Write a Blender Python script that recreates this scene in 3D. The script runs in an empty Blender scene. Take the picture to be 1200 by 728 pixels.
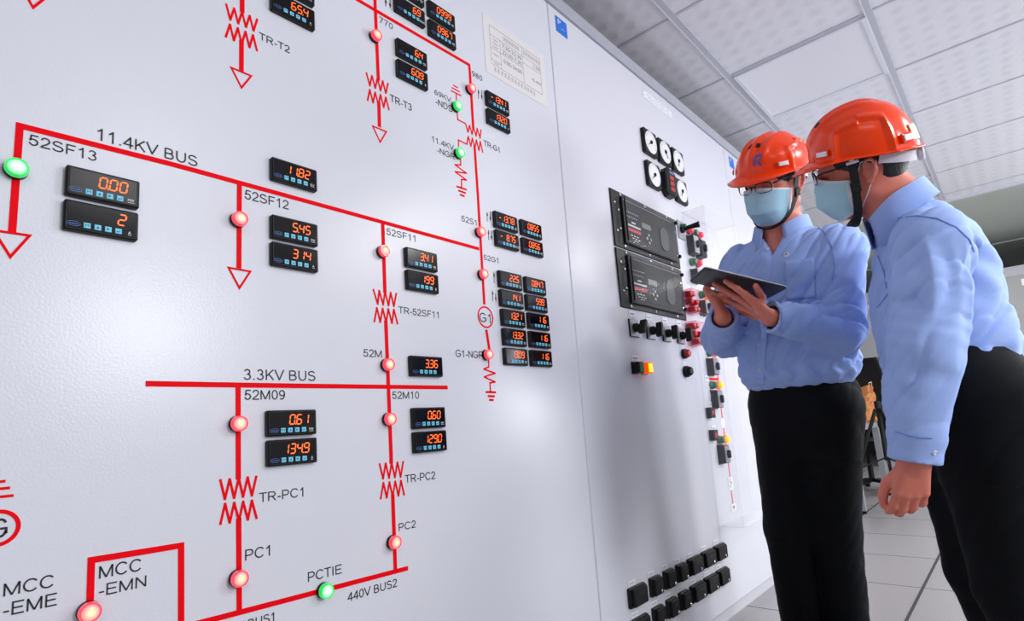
import bpy, math, random
import numpy as np
from mathutils import Vector, Matrix
random.seed(7)
C = bpy.context.scene
COL = C.collection

# ------------------------------------------------------------------ camera
FPX = 665.2162814689774
CY = 40.30899423
RC = np.array([[0.66666181, -0.7421089, -0.06954339],
               [0.06375849, 0.14973754, -0.98666778],
               [0.74262837, 0.65333974, 0.14714004]])   # world -> camera (right, down, forward)
EYE = np.array([0.0, -1.029849374, 0.84])
cam = bpy.data.cameras.new('camera')
cam.sensor_width = 36
cam.lens = FPX / 1200 * 36
cam.shift_y = CY / 1200
cam.clip_start = 0.02
camo = bpy.data.objects.new('camera', cam)
COL.objects.link(camo)
M = Matrix.Identity(4)
for i in range(3):
    M[i][0], M[i][1], M[i][2], M[i][3] = RC[0, i], -RC[1, i], -RC[2, i], EYE[i]
camo.matrix_world = M
C.camera = camo

# ------------------------------------------------------------------ light
w = bpy.data.worlds.new('world')
C.world = w
w.use_nodes = True
w.node_tree.nodes['Background'].inputs[0].default_value = (0.80, 0.86, 1.0, 1)
w.node_tree.nodes['Background'].inputs[1].default_value = 0.25
C.view_settings.view_transform = 'Standard'
C.view_settings.look = 'None'
C.view_settings.gamma = 1
C.view_settings.use_curve_mapping = False
C.view_settings.exposure = 0.2
try:
    C.cycles.use_denoising = True
    C.cycles.max_bounces = 10
    C.cycles.transparent_max_bounces = 16
    C.cycles.caustics_reflective = False
    C.cycles.caustics_refractive = False
    C.cycles.sample_clamp_indirect = 6
except Exception:
    pass


def lamp(name, loc, target, sx, sy, power, color=(1, 1, 1)):
    l = bpy.data.lights.new(name, 'AREA')
    l.shape = 'RECTANGLE'
    l.size, l.size_y, l.energy, l.color = sx, sy, power, color
    o = bpy.data.objects.new(name, l)
    COL.objects.link(o)
    o.location = loc
    o.rotation_euler = (Vector(target) - Vector(loc)).to_track_quat('-Z', 'Y').to_euler()
    return o


CEIL = 2.5
# daylight through the side window, ceiling lamps, added fill lights
lamp('side_area_light', (1.32, -3.88, 1.78), (1.0, 0, 1.2), 0.66, 0.55, 36, (0.92, 0.95, 1.0))
lamp('side_area_light', (5.2, -3.88, 1.5), (3.6, -0.6, 2.3), 1.6, 1.2, 108, (0.92, 0.95, 1.0))  # no window here: unseen fill added to brighten the ceiling
for lx, ly, pw in ((-0.6, -1.9, 8), (0.9, -2.6, 10), (2.8, -2.7, 44), (4.6, -2.0, 22)):
    lamp('overhead_area_light', (lx, ly, CEIL - 0.03), (lx, ly, 0), 0.55, 1.15, pw, (1.0, 0.98, 0.96))
for lx, ly in ((7.6, -0.8), (7.6, -2.8)):
    lamp('overhead_area_light', (lx, ly, 2.76), (lx, ly, 0), 0.55, 1.15, 30, (1.0, 0.98, 0.96))  # added fill without a known fixture, lifts the dark far end


# ------------------------------------------------------------------ helpers
def ray(x, y):
    return RC.T @ np.array([x - 600.0, y - 364.0 - CY, FPX])


def wall_xy(x, y, Y=0.0):
    """the point of the vertical plane at depth Y seen at photo position x, y -> (X, Z)"""
    v = ray(x, y)
    t = (Y - EYE[1]) / v[1]
    p = EYE + t * v
    return float(p[0]), float(p[2])


def spot(x, y, Z):
    return EYE + ray(x, y) / FPX * Z


def project(p):
    v = RC @ (np.array(p) - EYE)
    return v[0] / v[2] * FPX + 600, v[1] / v[2] * FPX + 364 + CY, v[2]


def mat(name, color, rough=0.5, metal=0.0, spec=0.5, emit=None, es=0.0, bump=0.0, bscale=200.0, bdist=0.001,
        trans=0.0, alpha=1.0, mottling=0.0, mscale=6.0, coat=0.0):
    m = bpy.data.materials.new(name)
    m.use_nodes = True
    nt = m.node_tree
    b = nt.nodes['Principled BSDF']
    b.inputs['Base Color'].default_value = (*color, 1)
    b.inputs['Roughness'].default_value = rough
    b.inputs['Metallic'].default_value = metal
    b.inputs['Specular IOR Level'].default_value = spec
    b.inputs['Transmission Weight'].default_value = trans
    b.inputs['Alpha'].default_value = alpha
    b.inputs['Coat Weight'].default_value = coat
    if emit:
        b.inputs['Emission Color'].default_value = (*emit, 1)
        b.inputs['Emission Strength'].default_value = es
    tc = nt.nodes.new('ShaderNodeTexCoord')
    if bump:
        n = nt.nodes.new('ShaderNodeTexNoise')
        n.inputs['Scale'].default_value = bscale
        n.inputs['Detail'].default_value = 3
        nt.links.new(tc.outputs['Object'], n.inputs['Vector'])
        bp = nt.nodes.new('ShaderNodeBump')
        bp.inputs['Strength'].default_value = bump
        bp.inputs['Distance'].default_value = bdist
        nt.links.new(n.outputs['Fac'], bp.inputs['Height'])
        nt.links.new(bp.outputs['Normal'], b.inputs['Normal'])
    if mottling:
        n = nt.nodes.new('ShaderNodeTexNoise')
        n.inputs['Scale'].default_value = mscale
        n.inputs['Detail'].default_value = 4
        nt.links.new(tc.outputs['Object'], n.inputs['Vector'])
        mx = nt.nodes.new('ShaderNodeMix')
        mx.data_type = 'RGBA'
        mx.inputs['A'].default_value = (*[c * (1 - mottling) for c in color], 1)
        mx.inputs['B'].default_value = (*[min(1, c * (1 + mottling)) for c in color], 1)
        nt.links.new(n.outputs['Fac'], mx.inputs['Factor'])
        nt.links.new(mx.outputs['Result'], b.inputs['Base Color'])
    return m


def srgb(r, g, b):
    f = lambda c: (c / 255 / 12.92) if c / 255 <= 0.04045 else ((c / 255 + 0.055) / 1.055) ** 2.4
    return (f(r), f(g), f(b))


class MB:
    """collects shapes into one mesh"""

    def __init__(s):
        s.v, s.f, s.m = [], [], []

    def add(s, v, f, mi=0):
        o = len(s.v)
        s.v += [tuple(map(float, p)) for p in v]
        s.f += [tuple(i + o for i in q) for q in f]
        s.m += [mi] * len(f)
        return s

    def box(s, x0, x1, y0, y1, z0, z1, mi=0):
        return s.add([(x, y, z) for x in (x0, x1) for y in (y0, y1) for z in (z0, z1)],
                     [(0, 1, 3, 2), (4, 6, 7, 5), (0, 4, 5, 1), (2, 3, 7, 6), (0, 2, 6, 4), (1, 5, 7, 3)], mi)

    def prism(s, pts, y0, y1, mi=0, top=None):
        """outline in (x, z), extruded from y0 (back) to y1 (front); top = outline of the front face"""
        n = len(pts)
        t = top or pts
        v = [(x, y0, z) for x, z in pts] + [(x, y1, z) for x, z in t]
        f = [(i, (i + 1) % n, n + (i + 1) % n, n + i) for i in range(n)] + [tuple(range(n))[::-1], tuple(range(n, 2 * n))]
        return s.add(v, f, mi)

    def slab(s, w, h, d, y=0.0, ch=0.002, cx=0.0, cz=0.0, mi=0, cut=0.0):
        """plate standing on the wall: back at y, front at y-d, chamfered front edge, optional cut corners"""
        def out(a, b):
            c = max(cut, 1e-4)
            return [(cx - a + c, cz - b), (cx + a - c, cz - b), (cx + a, cz - b + c), (cx + a, cz + b - c),
                    (cx + a - c, cz + b), (cx - a + c, cz + b), (cx - a, cz + b - c), (cx - a, cz - b + c)]
        a, b = w / 2, h / 2
        o0, o1 = out(a, b), out(a - ch, b - ch)
        v = [(x, y, z) for x, z in o0] + [(x, y - d + ch, z) for x, z in o0] + [(x, y - d, z) for x, z in o1]
        n = 8
        f = []
        for r in (0, n):
            f += [(r + i, r + (i + 1) % n, r + n + (i + 1) % n, r + n + i) for i in range(n)]
        f += [tuple(range(n))[::-1], tuple(range(2 * n, 3 * n))]
        return s.add(v, f, mi)

    def disc(s, prof, cx=0.0, cz=0.0, n=28, mi=0, cap0=True, cap1=True):
        """turned about the y axis: prof = [(radius, y)...]"""
        v, f = [], []
        for r, y in prof:
            v += [(cx + r * math.cos(2 * math.pi * i / n), y, cz + r * math.sin(2 * math.pi * i / n)) for i in range(n)]
        for k in range(len(prof) - 1):
            f += [(k * n + i, k * n + (i + 1) % n, (k + 1) * n + (i + 1) % n, (k + 1) * n + i) for i in range(n)]
        if cap0:
            f.append(tuple(range(n))[::-1])
        if cap1:
            f.append(tuple(range((len(prof) - 1) * n, len(prof) * n)))
        return s.add(v, f, mi)

    def tube(s, pts, r, n=8, mi=0, closed=False):
        P = [np.array(p, float) for p in pts]
        R = r if hasattr(r, '__len__') else [r] * len(P)
        v, f = [], []
        up = None
        N = len(P)
        for i, p in enumerate(P):
            a = P[(i - 1) % N] if (i or closed) else p
            b = P[(i + 1) % N] if (i < N - 1 or closed) else p
            t = (b - a) / (np.linalg.norm(b - a) + 1e-12)
            if up is None:
                up = np.array([0, 0, 1.0]) if abs(t[2]) < 0.9 else np.array([1.0, 0, 0])
            e = np.cross(t, up)
            e /= np.linalg.norm(e) + 1e-12
            up = np.cross(e, t)
            v += [p + R[i] * (math.cos(2 * math.pi * k / n) * e + math.sin(2 * math.pi * k / n) * up) for k in range(n)]
        for i in range(N if closed else N - 1):
            a, b = i * n, ((i + 1) % N) * n
            f += [(a + k, a + (k + 1) % n, b + (k + 1) % n, b + k) for k in range(n)]
        if not closed:
            f += [tuple(range(n))[::-1], tuple(range((N - 1) * n, N * n))]
        return s.add(v, f, mi)

    def bar(s, a, b, w, d, mi=0, up=(0, 0, 1)):
        a, b = np.array(a, float), np.array(b, float)
        t = (b - a) / np.linalg.norm(b - a)
        e = np.cross(t, np.array(up, float))
        if np.linalg.norm(e) < 1e-6:
            e = np.array([1.0, 0, 0])
        e /= np.linalg.norm(e)
        u = np.cross(e, t)
        v = [p + x * w / 2 * e + y * d / 2 * u for p in (a, b) for x, y in ((-1, -1), (1, -1), (1, 1), (-1, 1))]
        return s.add(v, [(3, 2, 1, 0), (4, 5, 6, 7)] + [(i, (i + 1) % 4, 4 + (i + 1) % 4, 4 + i) for i in range(4)], mi)

    def strip(s, pts, w, y0=0.0, t=0.0006, mi=0, closed=False, cap=True):
        """flat line of width w through (x, z) points on the wall, mitred corners"""
        P = [np.array(p, float) for p in pts]
        P = [p for i, p in enumerate(P) if i == 0 or np.linalg.norm(p - P[i - 1]) > 1e-6]
        n = len(P)
        seg = [(P[i], P[(i + 1) % n]) for i in range(n if closed else n - 1)]
        dirs = [(q - p) / np.linalg.norm(q - p) for p, q in seg]
        if any(dirs[i] @ dirs[i + 1] < -0.2 for i in range(len(dirs) - 1)) and not closed:
            for k, ((p, q), d) in enumerate(zip(seg, dirs)):      # sharp zigzag: one bar per stroke
                e = d * w * 0.3
                nn = np.array([-d[1], d[0]]) * w / 2
                o = [p - e - nn, q + e - nn, q + e + nn, p - e + nn]
                s.add([(a, y0 - t - 0.00003 * (k % 2), b) for a, b in o] + [(a, y0, b) for a, b in o],
                      [(0, 1, 2, 3), (0, 4, 5, 1), (2, 6, 7, 3), (1, 5, 6, 2), (3, 7, 4, 0)], mi)
            return s
        L, Rr = [], []
        for i in range(n):
            a = P[i - 1] if (i or closed) else None
            b = P[(i + 1) % n] if (i < n - 1 or closed) else None
            ds = []
            if a is not None:
                ds.append((P[i] - a) / np.linalg.norm(P[i] - a))
            if b is not None:
                ds.append((b - P[i]) / np.linalg.norm(b - P[i]))
            ns = [np.array([-d[1], d[0]]) for d in ds]
            m = sum(ns)
            m = m / np.linalg.norm(m)
            k = min(1 / max(0.3, float(m @ ns[0])), 2.2)
            L.append(P[i] + m * w / 2 * k)
            Rr.append(P[i] - m * w / 2 * k)
        v = [(x, y0 - t, z) for x, z in L] + [(x, y0 - t, z) for x, z in Rr] + \
            [(x, y0, z) for x, z in L] + [(x, y0, z) for x, z in Rr]
        f = []
        for i in range(n if closed else n - 1):
            j = (i + 1) % n
            f += [(i, j, n + j, n + i), (i, 2 * n + i, 2 * n + j, j), (n + i, n + j, 3 * n + j, 3 * n + i)]
        return s.add(v, f, mi)

    def build(s, name, mats, parent=None, smooth=False):
        me = bpy.data.meshes.new(name)
        me.from_pydata(s.v, [], s.f)
        for m in (mats if isinstance(mats, (list, tuple)) else [mats]):
            me.materials.append(m)
        me.polygons.foreach_set('material_index', s.m)
        if smooth:
            me.polygons.foreach_set('use_smooth', [True] * len(s.f))
            try:
                me.set_sharp_from_angle(angle=math.radians(40))
            except Exception:
                pass
        me.update()
        o = bpy.data.objects.new(name, me)
        COL.objects.link(o)
        if parent:
            o.parent = parent
        return o


def tag(o, label=None, cat=None, group=None, kind=None):
    for k, v in (('label', label), ('category', cat), ('group', group), ('kind', kind)):
        if v:
            o[k] = v
    return o


def thing(name, label, cat, loc=(0, 0, 0), group=None):
    o = bpy.data.objects.new(name, None)
    o.empty_display_size = 0.05
    COL.objects.link(o)
    o.location = loc
    return tag(o, label, cat, group)


def copy_tree(o, parent=None):
    c = o.copy()
    COL.objects.link(c)
    if parent:
        c.parent = parent
    for ch in list(o.children):
        copy_tree(ch, c)
    return c


TEXTS = {}


def text_mesh(string):
    """glyph outlines of a string as (verts, faces) in the unit box"""
    if string in TEXTS:
        return TEXTS[string]
    cu = bpy.data.curves.new('t', 'FONT')
    cu.body = string
    cu.resolution_u = 3
    o = bpy.data.objects.new('t', cu)
    COL.objects.link(o)
    dg = bpy.context.evaluated_depsgraph_get()
    me = bpy.data.meshes.new_from_object(o.evaluated_get(dg))
    v = np.array([x.co[:] for x in me.vertices])
    f = [tuple(p.vertices) for p in me.polygons]
    bpy.data.objects.remove(o)
    bpy.data.curves.remove(cu)
    bpy.data.meshes.remove(me)
    lo, hi = v.min(0), v.max(0)
    TEXTS[string] = ((v - lo)[:, :2] / np.maximum((hi - lo)[:2], 1e-6), f)
    return TEXTS[string]


def _arc(cx, cy, rx, ry, a0, a1, n=10):
    return [(cx + rx * math.cos(math.radians(a0 + (a1 - a0) * i / n)), cy + ry * math.sin(math.radians(a0 + (a1 - a0) * i / n))) for i in range(n + 1)]


# plain sans-serif lettering drawn as strokes; cap height 1; (advance, strokes)
GLYPH = {
    '0': (.777, [_arc(.39, .5, .27, .46, 90, 450, 24)]),
    '1': (.777, [[(.20, .74), (.34, .83), (.45, .97), (.45, 0.0)]]),
    '2': (.777, [_arc(.39, .70, .26, .26, 170, -25, 12) + [(.50, .42), (.20, .18), (.11, .045), (.69, .045)]]),
    '3': (.777, [_arc(.37, .735, .22, .22, 165, -90, 12), _arc(.37, .28, .27, .245, 90, -165, 14)]),
    '4': (.777, [[(.54, 0), (.54, .96), (.07, .28), (.72, .28)]]),
    '5': (.777, [[(.64, .95), (.22, .95), (.155, .49)] + _arc(.37, .32, .27, .28, 140, -160, 16)]),
    '6': (.777, [_arc(.40, .31, .255, .27, 0, 360, 20), _arc(.44, .42, .305, .535, 185, 55, 12)]),
    '7': (.777, [[(.09, .945), (.67, .945), (.44, .55), (.32, .24), (.28, 0)]]),
    '8': (.777, [_arc(.39, .735, .215, .22, 0, 360, 18), _arc(.39, .275, .26, .24, 0, 360, 18)]),
    '9': (.777, [_arc(.385, .67, .26, .28, 0, 360, 20), _arc(.35, .56, .295, .53, -125, 5, 12)]),
    '.': (.388, [[(.19, 0), (.19, .12)]]),
    '-': (.465, [[(.06, .345), (.41, .345)]]),
    ' ': (.388, []),
    'K': (.93, [[(.16, 0), (.16, 1)], [(.80, 1), (.17, .36)], [(.38, .58), (.84, 0)]]),
    'V': (.93, [[(.05, 1), (.465, .04), (.88, 1)]]),
    'B': (.93, [[(.16, .05), (.16, .95)], [(.16, .95), (.48, .95)] + _arc(.50, .735, .23, .215, 85, -85, 10) + [(.16, .52)], [(.46, .52)] + _arc(.52, .285, .27, .235, 85, -85, 10) + [(.16, .05)]]),
    'U': (1.01, [[(.16, 1), (.16, .40)] + _arc(.505, .40, .345, .355, 180, 360, 16) + [(.85, 1)]]),
    'S': (.93, [_arc(.46, .735, .31, .22, 20, 230, 14) + _arc(.46, .28, .345, .24, 75, -165, 16)]),
    'F': (.853, [[(.16, 0), (.16, .95), (.78, .95)], [(.16, .50), (.68, .50)]]),
    'T': (.853, [[(.03, .95), (.82, .95)], [(.425, .95), (.425, 0)]]),
    'R': (1.01, [[(.16, 0), (.16, .95), (.56, .95)] + _arc(.58, .715, .255, .235, 85, -90, 10) + [(.16, .48)], [(.50, .48), (.68, .30), (.88, 0)]]),
    'P': (.93, [[(.16, 0), (.16, .95), (.52, .95)] + _arc(.54, .695, .265, .255, 85, -90, 10) + [(.16, .44)]]),
    'C': (1.01, [_arc(.53, .5, .42, .465, 38, 322, 24)]),
    'D': (1.01, [[(.16, .05), (.16, .95), (.45, .95)] + _arc(.47, .5, .40, .45, 88, -88, 16) + [(.16, .05)]]),
    'I': (.388, [[(.19, 0), (.19, 1)]]),
    'E': (.93, [[(.84, .95), (.16, .95), (.16, .05), (.86, .05)], [(.16, .51), (.78, .51)]]),
    'M': (1.163, [[(.15, 0), (.15, .97)], [(.15, .97), (.58, .04)], [(.58, .04), (1.01, .97)], [(1.01, .97), (1.01, 0)]]),
    'N': (1.01, [[(.155, 0), (.155, .97)], [(.155, .97), (.85, .03)], [(.85, .03), (.85, 1)]]),
    'G': (1.086, [_arc(.54, .5, .43, .465, 40, 330, 24) + [(.945, .20), (.945, .46), (.56, .46)]]),
}


def stroke_text(mb, string, x0, x1, z0, z1, y, wk=0.122):
    """lettering fitted between x0..x1 and z0..z1"""
    pen, L = 0.0, []
    for ch in string:
        adv, st = GLYPH[ch]
        L += [[(px_ + pen, py_) for px_, py_ in q] for q in st]
        pen += adv
    lo = min(p[0] for q in L for p in q) - 0.05
    hi = max(p[0] for q in L for p in q) + 0.05
    sx, sz = (x1 - x0) / (hi - lo), z1 - z0
    wd = wk * sz
    for q in L:
        mb.strip([(x0 + (a - lo) * sx, z0 + b * sz) for a, b in q], wd, y, 0.0004)
    return mb


def put_text(mb, string, x0, x1, z0, z1, y, mi=0):
    v, f = text_mesh(string)
    return mb.add([(x0 + a * (x1 - x0), y, z0 + b * (z1 - z0)) for a, b in v], f, mi)


# ------------------------------------------------------------------ materials
paint = mat('cabinet_paint', srgb(224, 225, 234), 0.27, bump=0.16, bscale=260, bdist=0.0012)
trim_grey = mat('cabinet_trim', srgb(178, 180, 190), 0.45)
plinth_m = mat('plinth_paint', srgb(205, 205, 212), 0.45)
red_m = mat('mimic_red', srgb(245, 0, 20), 0.55, spec=0.08, bump=0.2, bscale=300, bdist=0.001)
ink = mat('black_ink', srgb(26, 27, 34), 0.5)
black = mat('black_plastic', srgb(14, 14, 17), 0.42, spec=0.3)
black_rough = mat('black_matt', srgb(13, 13, 15), 0.6, spec=0.3)
meter_glass = mat('meter_window', srgb(8, 8, 12), 0.14, spec=0.25)
seg_m = mat('led_segment', (0.3, 0.02, 0.0), 0.4, emit=(1.0, 0.12, 0.01), es=2.0)
btn_m = mat('button_blue', srgb(120, 214, 245), 0.45)
icon_m = mat('button_icon', srgb(25, 80, 110), 0.5)
logo_m = mat('emblem_blue', srgb(84, 128, 205), 0.4)
white_ink = mat('white_ink', srgb(235, 236, 238), 0.5)
steel = mat('screw_steel', srgb(200, 200, 205), 0.25, metal=0.9)
white_plate = mat('white_plastic', srgb(242, 242, 248), 0.4)
blue_m = mat('sticker_blue', srgb(22, 118, 222), 0.35)
paper_m = mat('paper', srgb(228, 225, 225), 0.7)
pencil = mat('print_grey', srgb(95, 96, 104), 0.7)
grey_plate = mat('switch_plate', srgb(158, 160, 168), 0.35, metal=0.4)


def glow_mat(name, stops, es, rim):
    """lit lens: emission falls off from the middle of the lens to its rim"""
    m = mat(name, rim, 0.2, coat=0.4)
    nt = m.node_tree
    b = nt.nodes['Principled BSDF']
    tc = nt.nodes.new('ShaderNodeTexCoord')
    sep = nt.nodes.new('ShaderNodeSeparateXYZ')
    nt.links.new(tc.outputs['Object'], sep.inputs[0])
    cmb = nt.nodes.new('ShaderNodeCombineXYZ')
    nt.links.new(sep.outputs['X'], cmb.inputs['X'])
    nt.links.new(sep.outputs['Z'], cmb.inputs['Y'])
    ln = nt.nodes.new('ShaderNodeVectorMath')
    ln.operation = 'LENGTH'
    nt.links.new(cmb.outputs[0], ln.inputs[0])
    mr = nt.nodes.new('ShaderNodeMapRange')
    mr.inputs['From Max'].default_value = 0.0155
    nt.links.new(ln.outputs['Value'], mr.inputs['Value'])
    cr = nt.nodes.new('ShaderNodeValToRGB')
    e = cr.color_ramp.elements
    e[0].position, e[0].color = stops[0][0], (*stops[0][1], 1)
    e[1].position, e[1].color = stops[-1][0], (*stops[-1][1], 1)
    for p, c in stops[1:-1]:
        n = e.new(p)
        n.color = (*c, 1)
    nt.links.new(mr.outputs['Result'], cr.inputs['Fac'])
    nt.links.new(cr.outputs['Color'], b.inputs['Emission Color'])
    b.inputs['Emission Strength'].default_value = es
    return m


red_lens = glow_mat('red_lamp_lens', [(0.0, (1.0, 0.88, 0.45)), (0.25, (1.0, 0.72, 0.42)), (0.55, (1.0, 0.36, 0.34)), (1.0, (0.75, 0.03, 0.06))], 1.1, srgb(185, 40, 50))
green_lens = glow_mat('green_lamp_lens', [(0.0, (0.92, 1.0, 0.92)), (0.4, (0.62, 1.0, 0.68)), (0.72, (0.25, 0.85, 0.35)), (1.0, (0.01, 0.45, 0.08))], 1.0, srgb(60, 220, 110))
red_ring = mat('red_lamp_ring', srgb(225, 70, 85), 0.2, emit=(1.0, 0.04, 0.08), es=0.6, coat=0.5)
green_ring = mat('green_lamp_ring', srgb(20, 190, 70), 0.2, emit=(0.0, 0.7, 0.10), es=0.6, coat=0.5)

# ------------------------------------------------------------------ room
ceil_m = mat('ceiling_tile', srgb(226, 226, 232), 0.7)
nt = ceil_m.node_tree
b = nt.nodes['Principled BSDF']
tc = nt.nodes.new('ShaderNodeTexCoord')
vo = nt.nodes.new('ShaderNodeTexVoronoi')
vo.inputs['Scale'].default_value = 1 / 0.0857
vo.inputs['Randomness'].default_value = 0.0
nt.links.new(tc.outputs['Object'], vo.inputs['Vector'])
mr = nt.nodes.new('ShaderNodeMapRange')
mr.interpolation_type = 'SMOOTHSTEP'
mr.inputs['From Min'].default_value = 0.1
mr.inputs['From Max'].default_value = 0.5
nt.links.new(vo.outputs['Distance'], mr.inputs['Value'])
bp = nt.nodes.new('ShaderNodeBump')
bp.inputs['Strength'].default_value = 0.5
bp.inputs['Distance'].default_value = 0.004
nt.links.new(mr.outputs['Result'], bp.inputs['Height'])
nt.links.new(bp.outputs['Normal'], b.inputs['Normal'])
mx = nt.nodes.new('ShaderNodeMix')
mx.data_type = 'RGBA'
mx.inputs['A'].default_value = (*srgb(217, 218, 225), 1)  # dimples tinted darker: their shade is put into the tile colour
mx.inputs['B'].default_value = (*srgb(226, 226, 232), 1)
nt.links.new(mr.outputs['Result'], mx.inputs['Factor'])
nt.links.new(mx.outputs['Result'], b.inputs['Base Color'])
bar_m = mat('ceiling_bar', srgb(190, 192, 202), 0.5)
bar_l = mat('ceiling_bar_light', srgb(222, 224, 232), 0.5)
green_ceil = mat('far_ceiling_paint', srgb(198, 206, 198), 0.7, mottling=0.05, mscale=3)
wall_m = mat('wall_paint', srgb(205, 206, 208), 0.7, mottling=0.02)
diff_m = mat('light_diffuser', srgb(232, 232, 238), 0.35)

TX0, TY0, TS = 2.125, -0.185, 0.605      # ceiling grid: cross bars at TX0 + k*TS, long bars at TY0 + k*TS
X0, X1, Y0, Y1, XF = -3.0, 5.95, -4.0, 1.2, 12.0

mb = MB()
mb.box(X0, X1, Y0, Y1, CEIL, CEIL + 0.03)
ce = tag(mb.build('ceiling', ceil_m), kind='structure')
ce2 = MB().box(X1, XF, Y0, Y1, 2.8, 2.83).build('ceiling', green_ceil)
tag(ce2, kind='structure')
# shift the tile pattern so that it follows the grid: object origin on a grid crossing
for v in ce.data.vertices:
    v.co.x -= TX0
    v.co.y -= TY0
ce.location = (TX0, TY0, 0)
mb = MB()
for k in range(-9, 7):
    x = TX0 + k * TS
    mb.box(x - 0.006, x + 0.006, Y0, Y1, CEIL - 0.003, CEIL)
for k in range(-7, 3):
    y = TY0 + k * TS
    mb.box(X0, X1, y - 0.0125, y + 0.0125, CEIL - 0.006, CEIL)
    mb.box(X0, X1, y + 0.0125, y + 0.018, CEIL - 0.007, CEIL, 1)
tag(mb.build('trim_1', [bar_m, bar_l]), kind='structure')
tag(MB().box(X1 - 0.05, X1, Y0, Y1, CEIL - 0.02, CEIL).box(X1, X1 + 0.03, Y0, Y1, CEIL, 2.8).build('trim_2', bar_l), kind='structure')
tag(MB().box(9.62, 9.66, Y0, Y1, 2.785, 2.8).build('trim_3', bar_l), kind='structure')

# the plain recessed light panel in the ceiling
lx0, lx1, ly0, ly1 = TX0 + TS, TX0 + 2 * TS, TY0 - TS, TY0
t = thing('ceiling_light', 'flat square recessed ceiling light panel with smooth plain diffuser', 'ceiling light', ((lx0 + lx1) / 2, (ly0 + ly1) / 2, CEIL))
h = TS / 2 - 0.016
mb = MB()
for a in ((-h, h, -h, -h + 0.018), (-h, h, h - 0.018, h), (-h, -h + 0.018, -h + 0.018, h - 0.018), (h - 0.018, h, -h + 0.018, h - 0.018)):
    mb.box(a[0], a[1], a[2], a[3], -0.012, 0)
mb.build('frame', bar_l, t)
MB().box(-h + 0.018, h - 0.018, -h + 0.018, h - 0.018, -0.007, 0).build('diffuser', diff_m, t)

# floor: 0.6 m raised tiles with dark joints
floor_m = mat('floor_tile', srgb(214, 210, 208), 0.28)
nt = floor_m.node_tree
b = nt.nodes['Principled BSDF']
tc = nt.nodes.new('ShaderNodeTexCoord')
sp = nt.nodes.new('ShaderNodeTexNoise')
sp.inputs['Scale'].default_value = 420
sp.inputs['Detail'].default_value = 2
nt.links.new(tc.outputs['Object'], sp.inputs['Vector'])
cr = nt.nodes.new('ShaderNodeValToRGB')
cr.color_ramp.elements[0].position, cr.color_ramp.elements[0].color = 0.36, (*srgb(124, 122, 124), 1)
cr.color_ramp.elements[1].position, cr.color_ramp.elements[1].color = 0.56, (*srgb(170, 167, 168), 1)
nt.links.new(sp.outputs['Fac'], cr.inputs['Fac'])
nt.links.new(cr.outputs['Color'], b.inputs['Base Color'])
joint_m = mat('floor_joint', srgb(40, 38, 40), 0.6)
FX, FY, FSX, FSY = 2.624, 0.02, 0.604, 0.585
tag(MB().box(X0, XF, Y0, Y1, -0.05, 0).build('floor', floor_m), kind='structure')
mb = MB()
for k in range(-9, 16):
    x = FX + k * FSX
    mb.box(x - 0.002, x + 0.002, Y0, Y1, 0.0, 0.0006)
for k in range(-7, 3):
    y = FY + k * FSY
    wd = 0.006 if k in (-1, 0, -2) else 0.003
    mb.box(X0, XF, y - wd, y + wd, 0.0, 0.0008)
tag(mb.build('trim_4', joint_m), kind='structure')
# walls
tag(MB().box(X0, XF, Y1, Y1 + 0.1, 0, 2.83).build('wall_left', wall_m), kind='structure')
tag(MB().box(X0 - 0.1, X0, Y0, Y1, 0, 2.53).build('wall_back', wall_m), kind='structure')
tag(MB().box(XF, XF + 0.1, Y0, Y1, 0, 2.83).build('wall_far', wall_m), kind='structure')
mb = MB()                                            # right-hand wall with a window opening
wx0, wx1, wz0, wz1 = 0.97, 1.67, 1.48, 2.08
mb.box(X0, wx0, Y0 - 0.1, Y0, 0, 2.83).box(wx1, XF, Y0 - 0.1, Y0, 0, 2.83)
mb.box(wx0, wx1, Y0 - 0.1, Y0, 0, wz0).box(wx0, wx1, Y0 - 0.1, Y0, wz1, 2.83)
tag(mb.build('wall_right', wall_m), kind='structure')
mb = MB()
for a in (wx0, (wx0 + wx1) / 2 - 0.02, wx1 - 0.04):
    mb.box(a, a + 0.04, Y0 - 0.08, Y0 - 0.02, wz0, wz1)
mb.box(wx0, wx1, Y0 - 0.08, Y0 - 0.02, wz0, wz0 + 0.04).box(wx0, wx1, Y0 - 0.08, Y0 - 0.02, wz1 - 0.04, wz1)
tag(mb.build('window_1', bar_l), kind='structure')

# ------------------------------------------------------------------ cabinets of the switchboard
HT = 2.31


def cabinet(x0, x1, label):
    t = thing('control_cabinet', label, 'control cabinet', ((x0 + x1) / 2, 0, 0), 'cabinets of the switchboard')
    a = (x1 - x0) / 2
    mb = MB()
    mb.box(-a, a, 0.004, 0.8, 0.05, HT)
    mb.slab(2 * a - 0.006, HT - 0.05, 0.004, 0.004, 0.002, 0, (HT + 0.05) / 2)
    mb.build('body', paint, t)
    MB().box(-a, a, -0.008, 0.8, HT + 0.001, HT + 0.052).build('top_trim', trim_grey, t)
    MB().box(-a, a, 0.012, 0.78, 0, 0.049).build('plinth', plinth_m, t)
    return t


cab1 = cabinet(-0.9, 1.483, 'white control cabinet painted with the red single-line mimic diagram')
cab2 = cabinet(1.483, 3.06, 'white control cabinet with black relays, dial gauges and rows of test blocks')
cab3 = cabinet(3.06, 4.62, 'white control cabinet partly hidden behind the man holding the tablet')


def local(cab, pts):
    return [(x - cab.location.x, z) for x, z in pts]


def crop(x0, y0, s, pts):
    return [wall_xy(x0 + x / s, y0 + y / s) for x, y in pts]


NY = -0.0002


NLINE = [0]


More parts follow.
